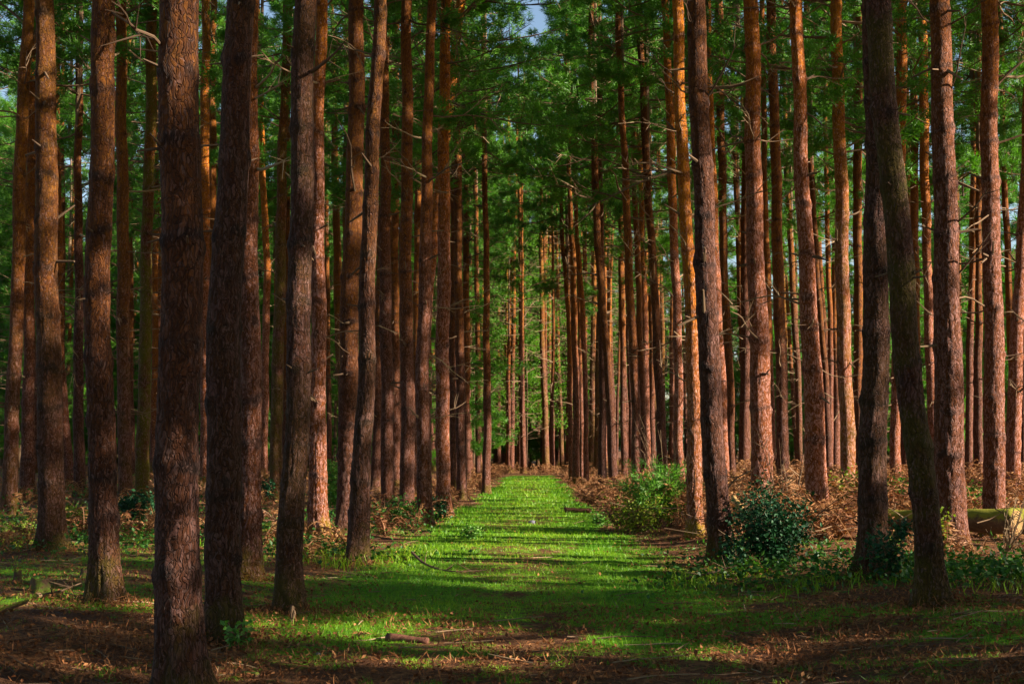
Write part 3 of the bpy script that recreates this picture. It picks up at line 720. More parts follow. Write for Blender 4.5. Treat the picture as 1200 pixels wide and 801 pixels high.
# trees just outside the picture, whose crowns shade the foreground
OFF = "unseen pine of the same stand outside the frame"
n = 0; tries = 0
while n < 25 and tries < 9000:
    tries += 1
    y = -20 + 34 * rng.random(); x = .37 * max(y, 0) + 2.5 + 30 * rng.random()
    if y > 17.5 - .3 * x or not free(x, y, 2.2): continue
    crowd_pine(x, y, OFF, "pines outside the frame"); n += 1
n = 0
while n < 23 and tries < 30000:             # unseen pines added further along, high crowns shading the left trunks
    tries += 1
    y = 14 + 34 * rng.random(); x = .37 * y + 2.5 + 12 * rng.random()
    if not 14 < x < 27 or not free(x, y, 2.4): continue
    crowd_pine(x, y, OFF, "pines outside the frame", cb=11.5 + 1.5 * rng.random()); n += 1
n = 0
while n < 14:
    y = -14 + 58 * rng.random(); x = -(.37 * max(y, 0) + 3 + 12 * rng.random())
    if not free(x, y, 2.6): continue
    crowd_pine(x, y, OFF, "pines outside the frame"); n += 1

# ------------------------------------------------------------------ green young trees closing the view
def young_pine(x, y, k, label, group, s=1.0, mat=None):
    root = empty("young_conifer", (x, y, gz(x, y)))
    tag(root, label, "young tree", group)
    hc = (9, 7.5, 11)[k]
    if 'frame' not in label: root['label'] = label + (', left of the path' if x < path_x(y) else ', right of the path')
    B = Build(); B.add(*tube([[0, 0, -.1], [0, 0, 2], [0, 0, hc * .8]], [.09, .08, .03], 8), .3)
    obj("trunk", B.mesh("trunk", TWIG), root)
    c = add_crown(root, (0, 0, 1.0), LOWCROWN[k], rng.random() * 6.28, (1, 1, 1))
    root.scale = (s, s, s)
    return root
n = 0; tries = 0
for x, y in ((8.2, 6.2), (10.8, 9.6)):  # unseen conifers added in the sun's way to shade the left foreground trunks
    young_pine(x, y, 1, "dense young conifer growing right of the frame", "unseen young conifers outside the frame", 1.0 if y < 8 else .6); taken.append((x, y))
while n < 3 and tries < 9000:              # unseen low dense trees added right of the camera to shade the foreground
    tries += 1
    y = -14 + 26 * rng.random(); x = .37 * max(y, 0) + 4 + 22 * rng.random()
    if y > 16 - .3 * x or y < 4 - .3 * x or not free(x, y, 1.6): continue
    young_pine(x, y, int(rng.integers(0, 3)), "dense young conifer growing right of the frame", "unseen young conifers outside the frame", .8 + .5 * rng.random()); taken.append((x, y)); n += 1
n = 0; tries = 0
while n < 70 and tries < 9000:              # taller dense trees behind all
    tries += 1
    y = 118 + 58 * rng.random(); x = (rng.random() * 2 - 1) * .42 * y
    if 1 < x < 32 and y < 152: continue
    if not free(x, y, 2.5): continue
    young_pine(x, y, int(rng.integers(0, 3)), "tall dense conifer at the very back of the wood", "tall conifers at the back of the wood", 1.6 + .9 * rng.random()); taken.append((x, y)); n += 1
n = 0
while n < 12:
    y = 142 + 25 * rng.random(); x = path_x(y) + (rng.random() * 2 - 1) * 12
    if not free(x, y, 2): continue
    young_pine(x, y, int(rng.integers(0, 3)), "tall dense conifer at the very back of the wood", "tall conifers at the back of the wood", 2.2 + .6 * rng.random()); taken.append((x, y)); n += 1
n = 0; tries = 0
while n < 100 and tries < 9000:
    tries += 1
    y = 70 + 75 * rng.random() ** .8; x = (rng.random() * 2 - 1) * .40 * y
    if abs(x - path_x(y)) < 3.2 and y < 122: continue
    if 2 < x < 18 and y < 140: continue
    if abs(y - (98 - .3 * (x - 1))) < 8 and x > 0: continue
    young_pine(x, y, int(rng.integers(0, 3)), "dense green young conifer closing the view behind the far pines", "young conifers behind the far pines", .8 + .7 * rng.random()); n += 1

for x, y, k, s_ in ((-2.2, 104, 2, 1.25), (3.6, 118, 0, 1.5), (-5.2, 99, 0, 1.2), (.4, 122, 1, 1.7), (-35, 98, 2, 2.1), (-39, 104, 0, 2.4), (38.5, 106, 2, 2.1), (-30, 108, 1, 2.6), (34, 112, 0, 2.4)):
    young_pine(x, y, k, "low green conifer among thin trunks at the path's end" if abs(x) < 8 else "tall dense conifer filling the outer edge of the view", "low green conifers at the edges of the view", s_)

def broadleaf(x, y, h, rad, label, seed, leaves=9000, base=2.8):
    r = np.random.default_rng(seed)
    root = empty("broadleaf_tree", (x, y, gz(x, y))); tag(root, label, "broadleaf tree")
    W = Build(); W.add(*tube([[0, 0, -.1], [.1, 0, h * .3], [.0, .1, h * .8]], [.16, .13, .04], 8), .25)
    C = []
    for k in range(26):
        a = k * 2.4 + r.normal() * .3; z = base + (h - base) * (k + .5) / 26
        rr_ = rad * math.sqrt(max(.05, 1 - ((z - base - .42 * (h - base)) / (.62 * (h - base))) ** 2)) * (.6 + .5 * r.random())
        p1 = np.array([math.cos(a) * rr_, math.sin(a) * rr_, z + .4])
        W.add(*tube([[0, 0, z - .6], p1 * np.array([.5, .5, 1]) - [0, 0, .2], p1], [.045, .03, .01], 5), .3)
        for s in (.35, .6, .85, 1.05):
            C.append(p1 * np.array([s, s, 1]) + r.normal(size=3) * .3)
    C = np.array(C); idx = r.integers(0, len(C), leaves)
    P = C[idx] + r.normal(size=(leaves, 3)) * .36
    L = Build(); add_leaves(L, P, r, .11, .07)
    obj("trunk", W.mesh("trunk", TWIG), root); obj("crown", L.mesh("crown", BROAD), root)
    return root

def add_leaves(B, P, r, ln, wd, up=.3, tone=None):
    """one folded leaf of two triangles at each point"""
    m = len(P)
    d = r.normal(size=(m, 3)); d[:, 2] *= .6; d /= np.linalg.norm(d, axis=1)[:, None]
    nrm = r.normal(size=(m, 3)) + np.array([0, 0, up * 4]); s = np.cross(d, nrm); s /= np.linalg.norm(s, axis=1)[:, None] + 1e-9
    l = (ln * (.6 + .8 * r.random(m)))[:, None]; w_ = (wd * (.6 + .8 * r.random(m)))[:, None]
    u = np.cross(s, d)
    a = P; c = P + d * l; b = P + d * l * .5 + s * w_ * .5 + u * w_ * .15; e = P + d * l * .5 - s * w_ * .5 + u * w_ * .15
    V = np.stack([a, b, c, e], 1).reshape(-1, 3); i = np.arange(m) * 4
    T = np.concatenate([np.stack([i, i + 1, i + 2], -1), np.stack([i, i + 2, i + 3], -1)])
    tn = np.repeat(r.random(m) if tone is None else tone, 4)
    B.add(V, T, tn)

broadleaf(.9, 100, 17, 3.2, "bright green sunlit broadleaf tree straight ahead beyond the path's end", 1, 16000)
broadleaf(-2.6, 96, 13, 2.6, "smaller bright green broadleaf tree left of the one at the path's end", 2, 10000)
broadleaf(4.8, 108, 14, 3.0, "darker broadleaf tree right of the bright one beyond the path's end", 3, 10000)

# ------------------------------------------------------------------ undergrowth (nobody could count it)
def frond_batch(B, x, y, r, size, nf, lean=.9):
    z = gz(x, y); t0 = r.random()
    for _ in range(nf):
        az = r.random() * 6.28; L = size * (.6 + .6 * r.random()); hgt = L * (.35 + .5 * r.random())
        t = np.linspace(0, 1, 9); dr = np.array([math.cos(az), math.sin(az), 0]); sd = np.array([-dr[1], dr[0], 0])
        broken = r.random() < .4
        prof = np.sin(t * (2.3 if not broken else 3.0)) * hgt
        P = np.array([x, y, z]) + np.outer(t * L * lean, dr) + np.outer(prof, [0, 0, 1]) + np.outer(t * t, r.normal(size=3) * .15)
        B.add(*tube(P, .006 * (1 - t) + .0025, 3, False), r.random())
        m = 17; s = np.linspace(.2, 1, m)
        p0 = np.stack([np.interp(s, t, P[:, j]) for j in range(3)], -1)
        for sg in (-1, 1):
            ln = (L * .21 * (1.15 - s) + .03)[:, None] * (.7 + .5 * r.random((m, 1)))
            dv = sd * sg + dr * .5 + r.normal(size=(m, 3)) * .35 + np.array([0, 0, -.25]); dv /= np.linalg.norm(dv, axis=1)[:, None]
            tip = p0 + dv * ln; mid = p0 + dv * ln * .45; off = np.cross(dv, r.normal(size=(m, 3))); off /= np.linalg.norm(off, axis=1)[:, None] + 1e-9
            V = np.stack([p0, mid + off * .010, tip, mid - off * .010], 1).reshape(-1, 3); i = np.arange(m) * 4
            B.add(V, np.concatenate([np.stack([i, i + 1, i + 2], -1), np.stack([i, i + 2, i + 3], -1)]), np.repeat(r.random(m) * .35 + .3 * r.random() + .45 * t0 - .05, 4))

r = np.random.default_rng(21)
B = Build(); n = 0
while n < 900:
    q = r.random()
    if q < .55:
        y = 17.5 + 34 * r.random() ** 1.2; x = path_x(y) + 2.5 + (.36 * y - 2) * r.random()
        if y < 21 and x < 5: continue
        if 4.9 < x < 9 and 18.2 < y < 23.8: continue
        if 2.2 < x < 3.7 and 19.5 < y < 24: continue
        s = .5 if x > 4.5 and y < 18.3 else .95 if y < 32 else .8
    elif q < .70:
        y = 19 + 40 * r.random(); x = path_x(y) - 2.3 - (.36 * y - 2) * r.random(); s = .5
        if fbm(x * .4, y * .4) < .42: continue
    elif q < .80:
        y = 83 + 12 * r.random(); x = path_x(y) + r.normal() * 5; s = .75
    else:
        y = 27 + 56 * r.random(); sg = r.choice([-1, 1]); x = path_x(y) + sg * (1.7 + 1.6 * r.random()); s = .5
    frond_batch(B, x, y, r, s, 8 if y < 40 else 5); n += 1
tag(obj("dead_bracken", B.mesh("dead_bracken", BRACK)), "rust-brown collapsed dead bracken covering the ground beside the path", kind='stuff')

# leaf litter and needles
B = Build(); m = 90000
y = 8.2 + 50 * r.random(m) ** 2.0; x = (r.random(m) * 2 - 1) * (.385 * y + .3)
keep = (fbm(x * .9 + 5, y * .9) + .25 * r.random(m) > .50) & ((np.abs(x - path_x(y)) > 1.5) | (r.random(m) < .25))
x = x[keep]; y = y[keep]
k_ = 26000; x2 = 8.4 + 6 * r.random(k_); y2 = x2; x2 = (r.random(k_) * 2 - 1) * (.385 * y2 + .3)
q_ = fbm(x2 * 1.3 + 3, y2 * 1.3) > .44; x = np.concatenate([x, x2[q_]]); y = np.concatenate([y, y2[q_]])
hf = len(x) // 3; o_ = r.permutation(len(x)); x = x[o_]; y = y[o_]
P = np.stack([x, y, ground_z(x, y) + .012 + .03 * r.random(len(x))], -1)
add_leaves(B, P[:hf], r, .042, .024, .5); add_leaves(B, P[hf:], r, .085, .007, 1.2)
for root_, _a in roots.values():          # drifts against the feet of the nearer trunks
    if root_.location.y > 26: continue
    k = 420; a = r.random(k) * 6.28; q = .16 + .34 * r.random(k) ** 1.6; x = root_.location.x + q * np.cos(a); y = root_.location.y + q * np.sin(a)
    P = np.stack([x, y, ground_z(x, y) + .10 * np.exp(-(q - .15) / .12) * r.random(k) + .01], -1)
    add_leaves(B, P[:200], r, .04, .026, .4); add_leaves(B, P[200:], r, .09, .008, .6)
tag(obj("leaf_litter", B.mesh("leaf_litter", LITTER)), "brown fallen leaves and needles scattered over the forest floor", kind='stuff')

# short grass
B = Build(); m = 420000
y = 8.4 + 72 * r.random(m) ** 1.9; x = (r.random(m) * 2 - 1) * (.38 * y)
close = np.abs(x - path_x(y)) < 3
g = grass_mask(x, y) + 1.5 * (fbm(x * 6.2, y * 5.2, 3) - .5)
keep = (g > .42) & (close | (r.random(m) < .6))
x = x[keep]; y = y[keep]; g = g[keep]; m = len(x)
z = ground_z(x, y) - .005
sc_ = np.clip(y / 18, .7, 3)[:, None]
h = (.022 + .035 * r.random((m, 1)) ** 2) * (1 + .9 * np.clip(g - .6, 0, 1)[:, None]) * sc_ ** .4; wd = .0045 * sc_
a = r.random(m) * 6.28; s = np.stack([np.cos(a), np.sin(a), 0 * a], -1)
P = np.stack([x, y, z], -1); tip = P + np.concatenate([r.normal(size=(m, 2)) * h * .55, h], 1)
V = np.stack([P - s * wd, P + s * wd, tip], 1).reshape(-1, 3)
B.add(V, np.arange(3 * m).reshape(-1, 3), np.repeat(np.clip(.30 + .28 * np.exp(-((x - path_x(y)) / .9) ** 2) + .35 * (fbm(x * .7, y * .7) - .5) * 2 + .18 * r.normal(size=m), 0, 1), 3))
# taller tussocks at the margins
C = []
for cx_, cy_, k, hh in ((-2.35, 18.9, 150, .2), (-1.8, 19.8, 130, .18), (-3.0, 20.2, 90, .18), (-1.2, 21.2, 120, .18), (2.1, 16.2, 120, .14), (4.6, 13.9, 70, .15), (5.6, 14.2, 70, .16), (3.2, 15.2, 120, .16), (4.2, 15.0, 120, .15), (2.4, 17.0, 160, .16), (-4.8, 20.5, 60, .2)):
    p = np.stack([cx_ + r.normal(size=k) * .28, cy_ + r.normal(size=k) * .32], -1); C.append(np.concatenate([p, np.full((k, 1), hh)], 1))
C = np.vstack(C); m = len(C); x, y = C[:, 0], C[:, 1]; h = C[:, 2:] * (.5 + .7 * r.random((m, 1)))
P = np.stack([x, y, ground_z(x, y)], -1); a = r.random(m) * 6.28; s = np.stack([np.cos(a), np.sin(a), 0 * a], -1) * .005
mid = P + np.concatenate([r.normal(size=(m, 2)) * h * .2, h * .6], 1); tip = mid + np.concatenate([r.normal(size=(m, 2)) * h * .45, h * .3], 1)
V = np.stack([P - s, P + s, mid + s * .8, mid - s * .8, tip], 1).reshape(-1, 3); i = np.arange(m) * 5
B.add(V, np.concatenate([np.stack([i, i + 1, i + 2], -1), np.stack([i, i + 2, i + 3], -1), np.stack([i + 3, i + 2, i + 4], -1)]), np.repeat(.55 + .4 * r.random(m), 5))
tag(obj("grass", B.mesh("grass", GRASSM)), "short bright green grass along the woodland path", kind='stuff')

# low leafy ground cover
B = Build()
def cover(cx_, cy_, sx, sy, k, hh, ln=.07):
    x = cx_ + r.normal(size=k) * sx; y = cy_ + r.normal(size=k) * sy
    z = ground_z(x, y) + hh * r.random(k) ** .8 * np.exp(-((x - cx_) / sx / 2) ** 2)
    add_leaves(B, np.stack([x, y, z], -1), r, ln, ln * .7, .4)
for args in ((3.6, 15.6, .9, .5, 900, .28), (4.9, 14.8, .7, .5, 800, .26), (5.9, 15.0, .8, .7, 900, .30), (2.6, 17.0, .5, .5, 500, .25), (6.6, 16.5, .8, .8, 700, .3), (4.4, 17.0, .8, .6, 500, .3),
             (-2.7, 20.5, .8, 1.0, 600, .2), (-4.6, 21.5, 1.2, 1.5, 900, .25), (-6.4, 20, 1.2, 1.6, 800, .22), (-8, 24, 1.5, 2, 900, .3), (-5.4, 26, 1.5, 2.5, 900, .3), (-3.0, 25.5, .6, 1.6, 500, .35), (-1.9, 28.5, .35, 1.0, 260, .4),
             (-2.3, 31, .5, 2, 400, .4), (9, 30, 2, 4, 900, .5), (6.5, 34, 2, 5, 900, .5), (-10, 33, 3, 5, 1200, .5), (3.4, 20.2, .6, .8, 500, .2)):
    cover(*args)
tag(obj("bramble_ground_cover", B.mesh("bramble_ground_cover", BRAMBLE)), "low green leafy ground cover under the pines", kind='stuff')

# fallen twigs
B = Build()
for k in range(900):
    y = 8.5 + 38 * r.random() ** 1.6; x = (r.random() * 2 - 1) * .37 * y
    if abs(x - path_x(y)) < 1.6 and r.random() < .7: continue
    L = .12 + .5 * r.random() ** 2; a = r.random() * 6.28
    t = np.linspace(0, 1, 4); P = np.stack([x + t * L * math.cos(a), y + t * L * math.sin(a) + .05 * L * np.sin(t * 5), 0 * t], -1)
    P[:, 2] = ground_z(P[:, 0], P[:, 1]) + .012 + .05 * r.random() * t
    B.add(*tube(P, .006 * (1 - .6 * t) + .001, 4, False), r.random())
for k in range(260):                      # brash tangled in the bracken on the right
    y = 18 + 14 * r.random(); x = 2.9 + (.33 * y - 1.5) * r.random()
    if x > 4.6 and y > 19 and r.random() < .7: continue
    L = .4 + .8 * r.random(); a = r.random() * 6.28; e = .1 + .55 * r.random() ** 2; t = np.linspace(0, 1, 5)
    P = np.array([x, y, gz(x, y) + .1 + .4 * r.random()]) + t[:, None] * L * np.array([math.cos(a) * math.cos(e), math.sin(a) * math.cos(e), math.sin(e)]) + np.outer(np.sin(t * 2.6), r.normal(size=3) * .13)
    B.add(*tube(P, .006 * (1 - .7 * t) + .002, 4, False), .75 * r.random())
tag(obj("fallen_twigs", B.mesh("fallen_twigs", TWIG)), "small dead twigs and brash strewn over the forest floor", kind='stuff')

# ------------------------------------------------------------------ bushes
def bush(name, label, cat, px, py, d, wpx, hpx, mat, seed, leaves, ln, wd, needle=False, stems=9, group=None):
    r = np.random.default_rng(seed)
    x, _ = unproject(px, py, d); z = gz(x, d); W_ = wpx * d / F / 2; H_ = hpx * d / F
    root = empty(name, (x, d, z)); tag(root, label, cat, group)
    S = Build(); L = Build(); C = []; D = []
    for k in range(stems):
        a = k * 2.4 + r.normal() * .3; rr_ = W_ * (.25 + .75 * r.random()) * .85; h = H_ * (1 - .55 * (rr_ / W_) ** 2) * (.75 + .3 * r.random())
        tip = np.array([math.cos(a) * rr_, math.sin(a) * rr_, h]); t = np.linspace(0, 1, 6)
        P = np.outer(t, tip) + np.outer(np.sin(t * 3.1), np.array([-math.cos(a), -math.sin(a), .3]) * .12 * W_); P[:, 2] = t ** .9 * h
        S.add(*tube(P, .012 * (1 - t) + .003, 5), .1 + .3 * r.random())
        for s in np.linspace(.25, 1, 7):
            for q in range(2):
                p0 = np.array([np.interp(s, t, P[:, j]) for j in range(3)]); dv = np.array([math.cos(a + r.normal() * 1.2), math.sin(a + r.normal() * 1.2), .5 * r.normal() + .35]); dv /= np.linalg.norm(dv)
                l = W_ * (.2 + .3 * r.random()); p1 = p0 + dv * l; p1[2] = max(p1[2], .05)
                S.add(*tube(np.array([p0, (p0 + p1) / 2, p1]), [.004, .003, .002], 3), .2)
                C += [p0 + (p1 - p0) * f for f in (.5, .8, 1.0)]; D += [dv] * 3
    C = np.array(C); D = np.array(D)
    if needle: tufts(L, C, D, r, max(4, leaves // len(C)), ln, wd)
    else:
        idx = r.integers(0, len(C), leaves); P = C[idx] + r.normal(size=(leaves, 3)) * W_ * .17; P[:, 2] = np.abs(P[:, 2]) + .01
        add_leaves(L, P, r, ln, wd, .3)
    obj("stems", S.mesh("stems", TWIG), root); f = obj("foliage", L.mesh("foliage", mat), root); f['kind'] = 'stuff'
    return root
bush("holly_bush", "dark glossy holly bush right of the shaded verge pine", "bush", 906, 682, 17.4, 96, 88, HOLLY, 1, 3600, .06, .035, stems=16)
bush("holly_sapling", "dark holly sapling climbing in front of the pine behind the big holly", "bush", 893, 640, 18.6, 50, 95, HOLLY, 2, 700, .06, .035, stems=7)
bush("holly_sapling", "low holly sapling at the foot of the shaded verge pine", "bush", 864, 672, 17.2, 60, 40, HOLLY, 3, 600, .06, .035, stems=8)
bush("holly_sapling", "small holly sapling growing up the rear pine of the crossing dark pair", "bush", 1042, 692, 15.0, 60, 78, HOLLY, 4, 800, .055, .032, stems=8)
bush("green_sapling_bush", "bright green feathery sapling bush at the right verge", "bush", 770, 618, 26.8, 96, 74, SHRUB, 5, 5200, .12, .02, True, stems=14)
bush("leafy_shrub", "low yellow-green shrub spreading below the feathery sapling bush", "bush", 745, 625, 26.5, 90, 36, YELLOW, 6, 1500, .06, .04, stems=12)
bush("leafy_shrub", "yellowing shrub at the foot of the sunlit cream pine", "bush", 1000, 600, 27, 52, 62, YELLOW, 7, 1300, .07, .05, stems=9)
bush("leafy_shrub", "green shrub between the stems of the crossing dark pair", "bush", 1052, 612, 26, 44, 50, SHRUB, 8, 1100, .07, .05, stems=9)
bush("leafy_shrub", "green shrub behind the log between the rough-barked and straight pines", "bush", 1143, 602, 26, 46, 36, SHRUB, 9, 1200, .07, .05, stems=9)
bush("leafy_shrub", "small yellow-green shrub growing up left of the rough-barked pine's foot", "bush", 1106, 655, 18.2, 26, 60, YELLOW, 10, 260, .05, .035, stems=5)
bush("holly_bush", "dark bush between the straw-footed trunk and the foreground trunk", "bush", 158, 630, 25, 54, 38, HOLLY, 11, 1500, .07, .045, stems=10)
bush("holly_bush", "small dark bush at the foot of the sunlit cream-barked pine", "bush", 512, 608, 31, 24, 28, HOLLY, 12, 500, .07, .045, stems=6)
bush("leafy_shrub", "lush green shrub behind the pale pink-lit pine", "bush", 393, 590, 30, 34, 66, SHRUB, 13, 1200, .08, .05, stems=8)
bush("leafy_shrub", "sparse shrub at the foot of the reddish knotted pine", "bush", 466, 620, 28, 46, 34, BRAMBLE, 14, 500, .07, .05, stems=8)
bush("leafy_shrub", "bright fern-like shrub right of the twin-looking pine", "bush", 92, 630, 23, 44, 34, YELLOW, 15, 800, .06, .04, stems=9)
bush("leafy_shrub", "dark green shrub in the gap left of the plated trunk", "bush", 318, 580, 34, 30, 26, HOLLY, 16, 500, .08, .05, stems=7)
bush("leafy_shrub", "yellow-tipped shrub left of the twin-looking pine", "bush", 18, 650, 20.5, 46, 26, YELLOW, 17, 700, .05, .03, stems=9)
bush("leafy_shrub", "light green plant clump on the left margin of the path", "bush", 552, 632, 24.5, 26, 14, SHRUB, 18, 500, .05, .03, stems=8)
bush("leafy_shrub", "light green plant clump on the path below the red log", "bush", 703, 615, 29, 26, 12, SHRUB, 19, 500, .05, .03, stems=8)
bush("ivy_clump", "bright ivy clump climbing the flared foot of the furrowed pine", "bush", 278, 752, 11.2, 44, 28, SHRUB, 20, 120, .05, .045, stems=5)

def bare_shrub(label, px, py, d, hpx, seed, k=9):
    r = np.random.default_rng(seed); x, _ = unproject(px, py, d); root = empty("bare_shrub", (x, d, gz(x, d))); tag(root, label, "shrub")
    h = hpx * d / F
    for q in range(k):
        B = Build(); a = r.random() * 6.28; t = np.linspace(0, 1, 7); L = h * (.6 + .5 * r.random())
        P = np.outer(t, [math.cos(a) * .35 * L, math.sin(a) * .35 * L, L]) + np.outer(t * t, r.normal(size=3) * .15)
        B.add(*tube(P, .009 * (1 - t) + .003, 5), r.random() * .6)
        for s in (2, 3, 4, 5):
            dr = r.normal(size=3) * .6 + [0, 0, .8]; dr /= np.linalg.norm(dr)
            B.add(*tube(P[s] + t[:4, None] * 2 * dr * L * .22, .004 * (1 - t[:4]) + .002, 3), r.random())
        obj("stem", B.mesh("stem", TWIG), root)
bare_shrub("leafless twiggy shrub above the green feathery sapling", 786, 600, 30, 110, 1)
bare_shrub("leafless twiggy shrub in front of the reddish unlit pine", 922, 610, 24, 120, 2)
bare_shrub("leafless low shrub behind the big holly bush", 888, 600, 22, 70, 3)
bare_shrub("leafless brash shrub before the cut end of the mossy log", 1178, 668, 17.5, 62, 4, 12)

# ------------------------------------------------------------------ logs, stumps, sticks, stone
def log(name, label, p0, p1, r0, r1, seed, mat, cut=None, n=28, cat="log", knots=True):
    """a fallen trunk from p0 to p1 (world), its cut face a part of its own"""
    r = np.random.default_rng(seed); p0 = np.array(p0, float); p1 = np.array(p1, float)
    ax = p1 - p0; L = np.linalg.norm(ax)
    q = Vector((1, 0, 0)).rotation_difference(Vector(ax)); m = max(8, int(L / .07))
    U, S = np.meshgrid(np.arange(n) / n, np.linspace(0, 1, m))
    rad = r0 + (r1 - r0) * S + (.022 * (value_noise(U, S * L * 7, 14, int(L * 7) + 3, seed) - .5) + .05 * (value_noise(U, S * L * 2, 5, int(L * 2) + 3, seed + 9) - .5)) * min(1, r0 / .1) + .05 * r0 * np.sin(2 * np.pi * 2 * U + 3 * S)
    V = np.stack([S * L, rad * np.cos(U * 2 * np.pi), rad * np.sin(U * 2 * np.pi)], -1)
    V[:, :, 2] += (.04 * r0 * np.sin(S * 9))
    V = V.reshape(-1, 3); ii = np.arange(m - 1)[:, None] * n + np.arange(n)[None]; jj = np.arange(m - 1)[:, None] * n + (np.arange(n)[None] + 1) % n
    T = np.concatenate([np.stack([ii, jj, jj + n], -1).reshape(-1, 3), np.stack([ii, jj + n, ii + n], -1).reshape(-1, 3)])
    k = np.arange(n); k2 = (k + 1) % n; V = np.vstack([V, [[0, 0, 0]], [[L, 0, 0]]])
    T = np.vstack([T, np.stack([k2, k, np.full(n, m * n)], -1), np.stack([k + (m - 1) * n, k2 + (m - 1) * n, np.full(n, m * n + 1)], -1)])
    root = empty(name, p0); root.rotation_mode = 'QUATERNION'; root.rotation_quaternion = q; tag(root, label, cat)
    o = obj("bark", make_mesh("bark", V, T, mat, True), root)
    if cut:
        c = np.stack([np.full(n, L + .006 if cut == 1 else -.006), rad[-1 if cut == 1 else 0] * .93 * np.cos(k / n * 6.28318), rad[-1 if cut == 1 else 0] * .93 * np.sin(k / n * 6.28318)], -1)
        c2 = c + np.array([-.012 if cut == 1 else .012, 0, 0]); V = np.vstack([c, c2, c.mean(0)[None] + [.004 * cut, 0, 0]])
        T = np.vstack([np.stack([k, k2, np.full(n, 2 * n)], -1), np.stack([k, k2 + n, k2], -1), np.stack([k, k + n, k2 + n], -1)])
        obj("cut_face", make_mesh("cut_face", V, T, CUTWOOD), root)
    return root
d0 = 20.9
a = unproject(985, 640, 22.4)[0]; b = unproject(1183, 640, 20.7)[0]
log("fallen_log", "long mossy yellow-green felled log with its sawn end facing the camera", (a, 22.6, gz(a, 22.6) + .28), (b, 20.4, gz(b, 20.4) + .34), .145, .175, 3, LOGBARK, 1)
a2 = unproject(1192, 620, 21.4)[0]
log("fallen_log", "second mossy log lying past the sawn end at the right edge", (a2, 21.8, gz(a2, 21.8) + .28), (a2 + 2.2, 22.1, gz(a2 + 2, 22) + .26), .19, .18, 4, LOGBARK, -1)
x1 = unproject(453, 748, 11.6)[0]; x2 = unproject(502, 750, 11.6)[0]
log("rotten_branch_log", "short rotten red-brown log on the grass near the front of the path", (x1, 11.7, gz(x1, 11.7) + .012), (x2, 11.55, gz(x2, 11.55) + .016), .046, .026, 5, REDWOOD, None, 14)
x1 = unproject(661, 600, 35)[0]; x2 = unproject(692, 599, 35)[0]
log("rotten_branch_log", "short dark red log lying across the sunny part of the path", (x1, 35, gz(x1, 35) + .06), (x2, 34.8, gz(x2, 34.8) + .06), .06, .05, 6, REDWOOD, 1, 14)
x1 = unproject(283, 788, 9.8)[0]; x2 = unproject(302, 789, 9.8)[0]
log("short_stick", "short pale broken stick right of the foreground trunk's foot", (x1, 9.85, gz(x1, 9.85) + .025), (x2, 9.8, gz(x2, 9.8) + .025), .022, .02, 7, STUMPW, None, 12, "stick")
x1 = unproject(-12, 756, 11.6)[0]; x2 = unproject(26, 735, 12.2)[0]
log("mossy_stick", "mossy yellow-green stick at the left edge of the litter", (x1, 11.5, gz(x1, 11.5) + .03), (x2, 12.3, gz(x2, 12.3) + .07), .022, .018, 8, LOGBARK, None, 12, "stick")
x1 = unproject(864, 566, 21)[0]; x2 = unproject(878, 592, 20.4)[0]
log("split_branch", "bright freshly split branch end in the bracken behind the holly", (x1, 21.4, gz(x1, 21.4) + .72), (x2, 20.3, gz(x2, 20.3) + .42), .03, .06, 9, CUTWOOD, None, 12, "branch")

def curved_branch(label, pts, rad, seed, mat=TWIG, twigs=6):
    r = np.random.default_rng(seed); P = []
    for px, d, h in pts:
        x = (px - CX) / F * d; P.append([x, d, gz(x, d) + h])
    P = np.array(P); t = np.linspace(0, 1, len(P)); T = np.linspace(0, 1, 16); P = np.stack([np.interp(T, t, P[:, j]) for j in range(3)], -1)
    k = np.array([.25, .5, .25])
    for _ in range(3): P[1:-1] = .25 * P[:-2] + .5 * P[1:-1] + .25 * P[2:]
    c = P[0].copy(); B = Build(); B.add(*tube(P - c, rad * (1 - T * .75), 7), .15)
    root = empty("fallen_branch", c); tag(root, label, "branch")
    obj("stem", B.mesh("stem", mat), root)
    for q in range(twigs):
        s = int(r.integers(4, 15)); dr = r.normal(size=3); dr[2] = abs(dr[2]) * .5; dr /= np.linalg.norm(dr); u = np.linspace(0, 1, 4)
        B = Build(); B.add(*tube(P[s] - c + u[:, None] * dr * (.1 + .2 * r.random()), rad * .35 * (1 - u) + .002, 4), .2); obj("twig", B.mesh("twig", mat), root)
curved_branch("dark curved fallen branch at the left margin of the path", [(484, 19.8, .12), (497, 18.9, .05), (515, 18.2, .03), (535, 17.9, .03), (572, 18.1, .05)], .02, 1)
curved_branch("pale fallen branch arching over the bracken right of the verge pine", [(846, 22, .75), (862, 21.8, 1.0), (880, 21.6, 1.1)], .02, 2)
curved_branch("bare fallen branch on the ground in front of the holly saplings", [(800, 16.6, .05), (830, 16.4, .12), (868, 16.5, .18)], .02, 3)
curved_branch("thin fallen branch lying by the lichen-covered pine", [(75, 24, .1), (100, 24.5, .35), (135, 25.5, .6)], .018, 4)
curved_branch("dark fallen branch in the litter left of the straw-footed trunk", [(50, 13.1, .03), (75, 13.4, .06), (100, 13.9, .10)], .018, 5)

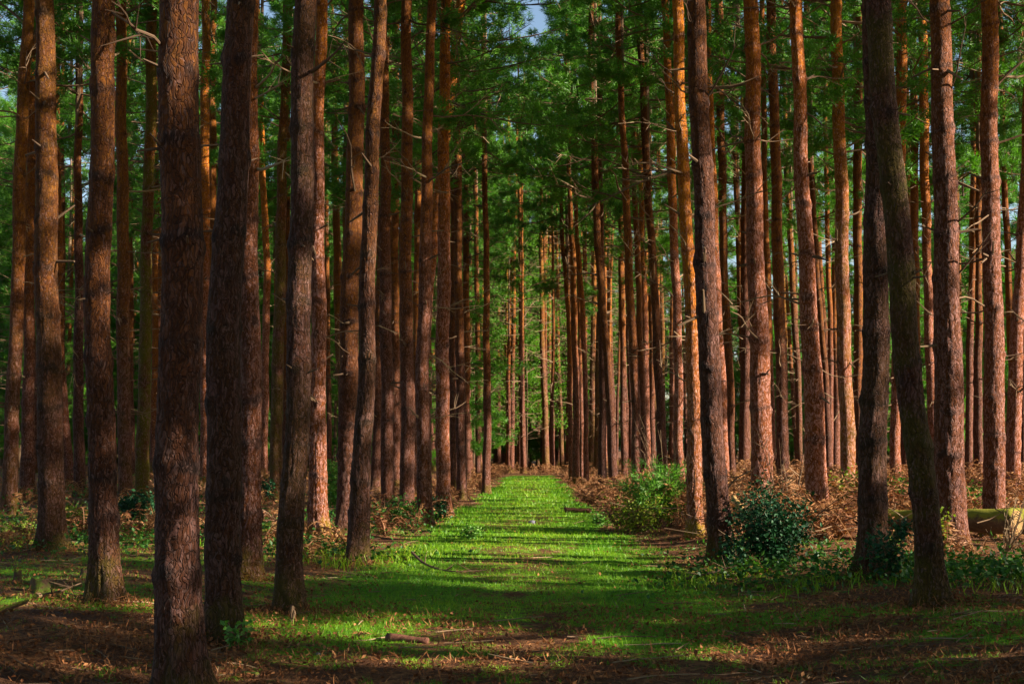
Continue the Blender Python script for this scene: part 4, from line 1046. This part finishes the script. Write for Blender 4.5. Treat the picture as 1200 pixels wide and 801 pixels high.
def stump(label, px, py, d, wpx, hpx, seed):
    r = np.random.default_rng(seed); x, _ = unproject(px, py, d); root = empty("tree_stump", (x, d, gz(x, d))); tag(root, label, "stump")
    n, m = 26, 10; h = hpx * d / F; rad0 = wpx * d / F / 2
    U, S = np.meshgrid(np.arange(n) / n, np.linspace(-.15, 1, m)); A = U * 2 * np.pi
    jag = .75 + .35 * value_noise(U, S * 0, 9, 2, seed)
    rad = rad0 * (.68 + .5 * np.exp(-np.clip(S, 0, 1) * 3.5) * (.6 + .4 * np.cos(5 * A + seed))) * (1 + .12 * (value_noise(U, S * 4, 13, 6, seed + 1) - .5))
    V = np.stack([rad * np.cos(A), rad * np.sin(A), S * h * np.where(S > .6, jag, 1)], -1).reshape(-1, 3)
    ii = np.arange(m - 1)[:, None] * n + np.arange(n)[None]; jj = np.arange(m - 1)[:, None] * n + (np.arange(n)[None] + 1) % n
    T = np.concatenate([np.stack([ii, jj, jj + n], -1).reshape(-1, 3), np.stack([ii, jj + n, ii + n], -1).reshape(-1, 3)])
    obj("bark", make_mesh("bark", V, T, STUMPW, True), root)
    k = np.arange(n); k2 = (k + 1) % n; V = np.vstack([V[-n:] * [.99, .99, 1], [[0, 0, h * .62]]]); V[:n, 2] -= .004
    obj("top", make_mesh("top", V, np.stack([k, k2, np.full(n, n)], -1), STUMPW), root)
stump("low rotten mossy stump left of the straw-footed trunk", 46, 708, 14.0, 30, 16, 1)
stump("jagged small stump by the mossy left edge", 20, 702, 14.6, 13, 18, 2)
stump("dark small stump touching the straw-footed trunk's left side", 99, 698, 15.2, 14, 11, 3)
x, _ = unproject(341, 730, 12.8)
root = empty("wooden_stake", (x, 12.8, gz(x, 12.8))); tag(root, "small weathered wooden stake in front of the plated trunk", "stake")
B = Build(); B.add(*tube([[0, 0, -.05], [.006, 0, .08], [.01, .004, .15], [.006, .004, .155]], [.022, .021, .02, .012], 6), .3); obj("post", B.mesh("post", TWIG), root)
B = Build(); B.add(*tube([[.02, -.012, .05], [.034, -.014, .10], [.03, -.01, .125]], [.012, .011, .004], 5), .5); obj("splinter", B.mesh("splinter", TWIG), root)

def stone(label, px, py, d, wpx, seed):
    r = np.random.default_rng(seed); x, _ = unproject(px, py, d)
    s = wpx * d / F / 2; n, m = 14, 8; U, S = np.meshgrid(np.arange(n) / n, np.linspace(0, 1, m)); A = U * 6.28318; E = (S - .5) * math.pi
    rad = s * (.8 + .45 * value_noise(U, S * 4, 5, 6, seed))
    V = np.stack([rad * np.cos(A) * np.cos(E), rad * .8 * np.sin(A) * np.cos(E), rad * .55 * np.sin(E) + .3 * s], -1).reshape(-1, 3)
    ii = np.arange(m - 1)[:, None] * n + np.arange(n)[None]; jj = np.arange(m - 1)[:, None] * n + (np.arange(n)[None] + 1) % n
    o = obj("stone", make_mesh("stone", V, np.stack([ii, jj, jj + n, ii + n], -1).reshape(-1, 4), STONE), None, (x, d, gz(x, d))); tag(o, label, "stone")
stone("dark blue-grey stone on the sunny middle of the path", 623, 612, 30.3, 9, 1)
stone("small bluish stone in the shaded litter at front left of the path", 373, 765, 10.9, 6, 2)
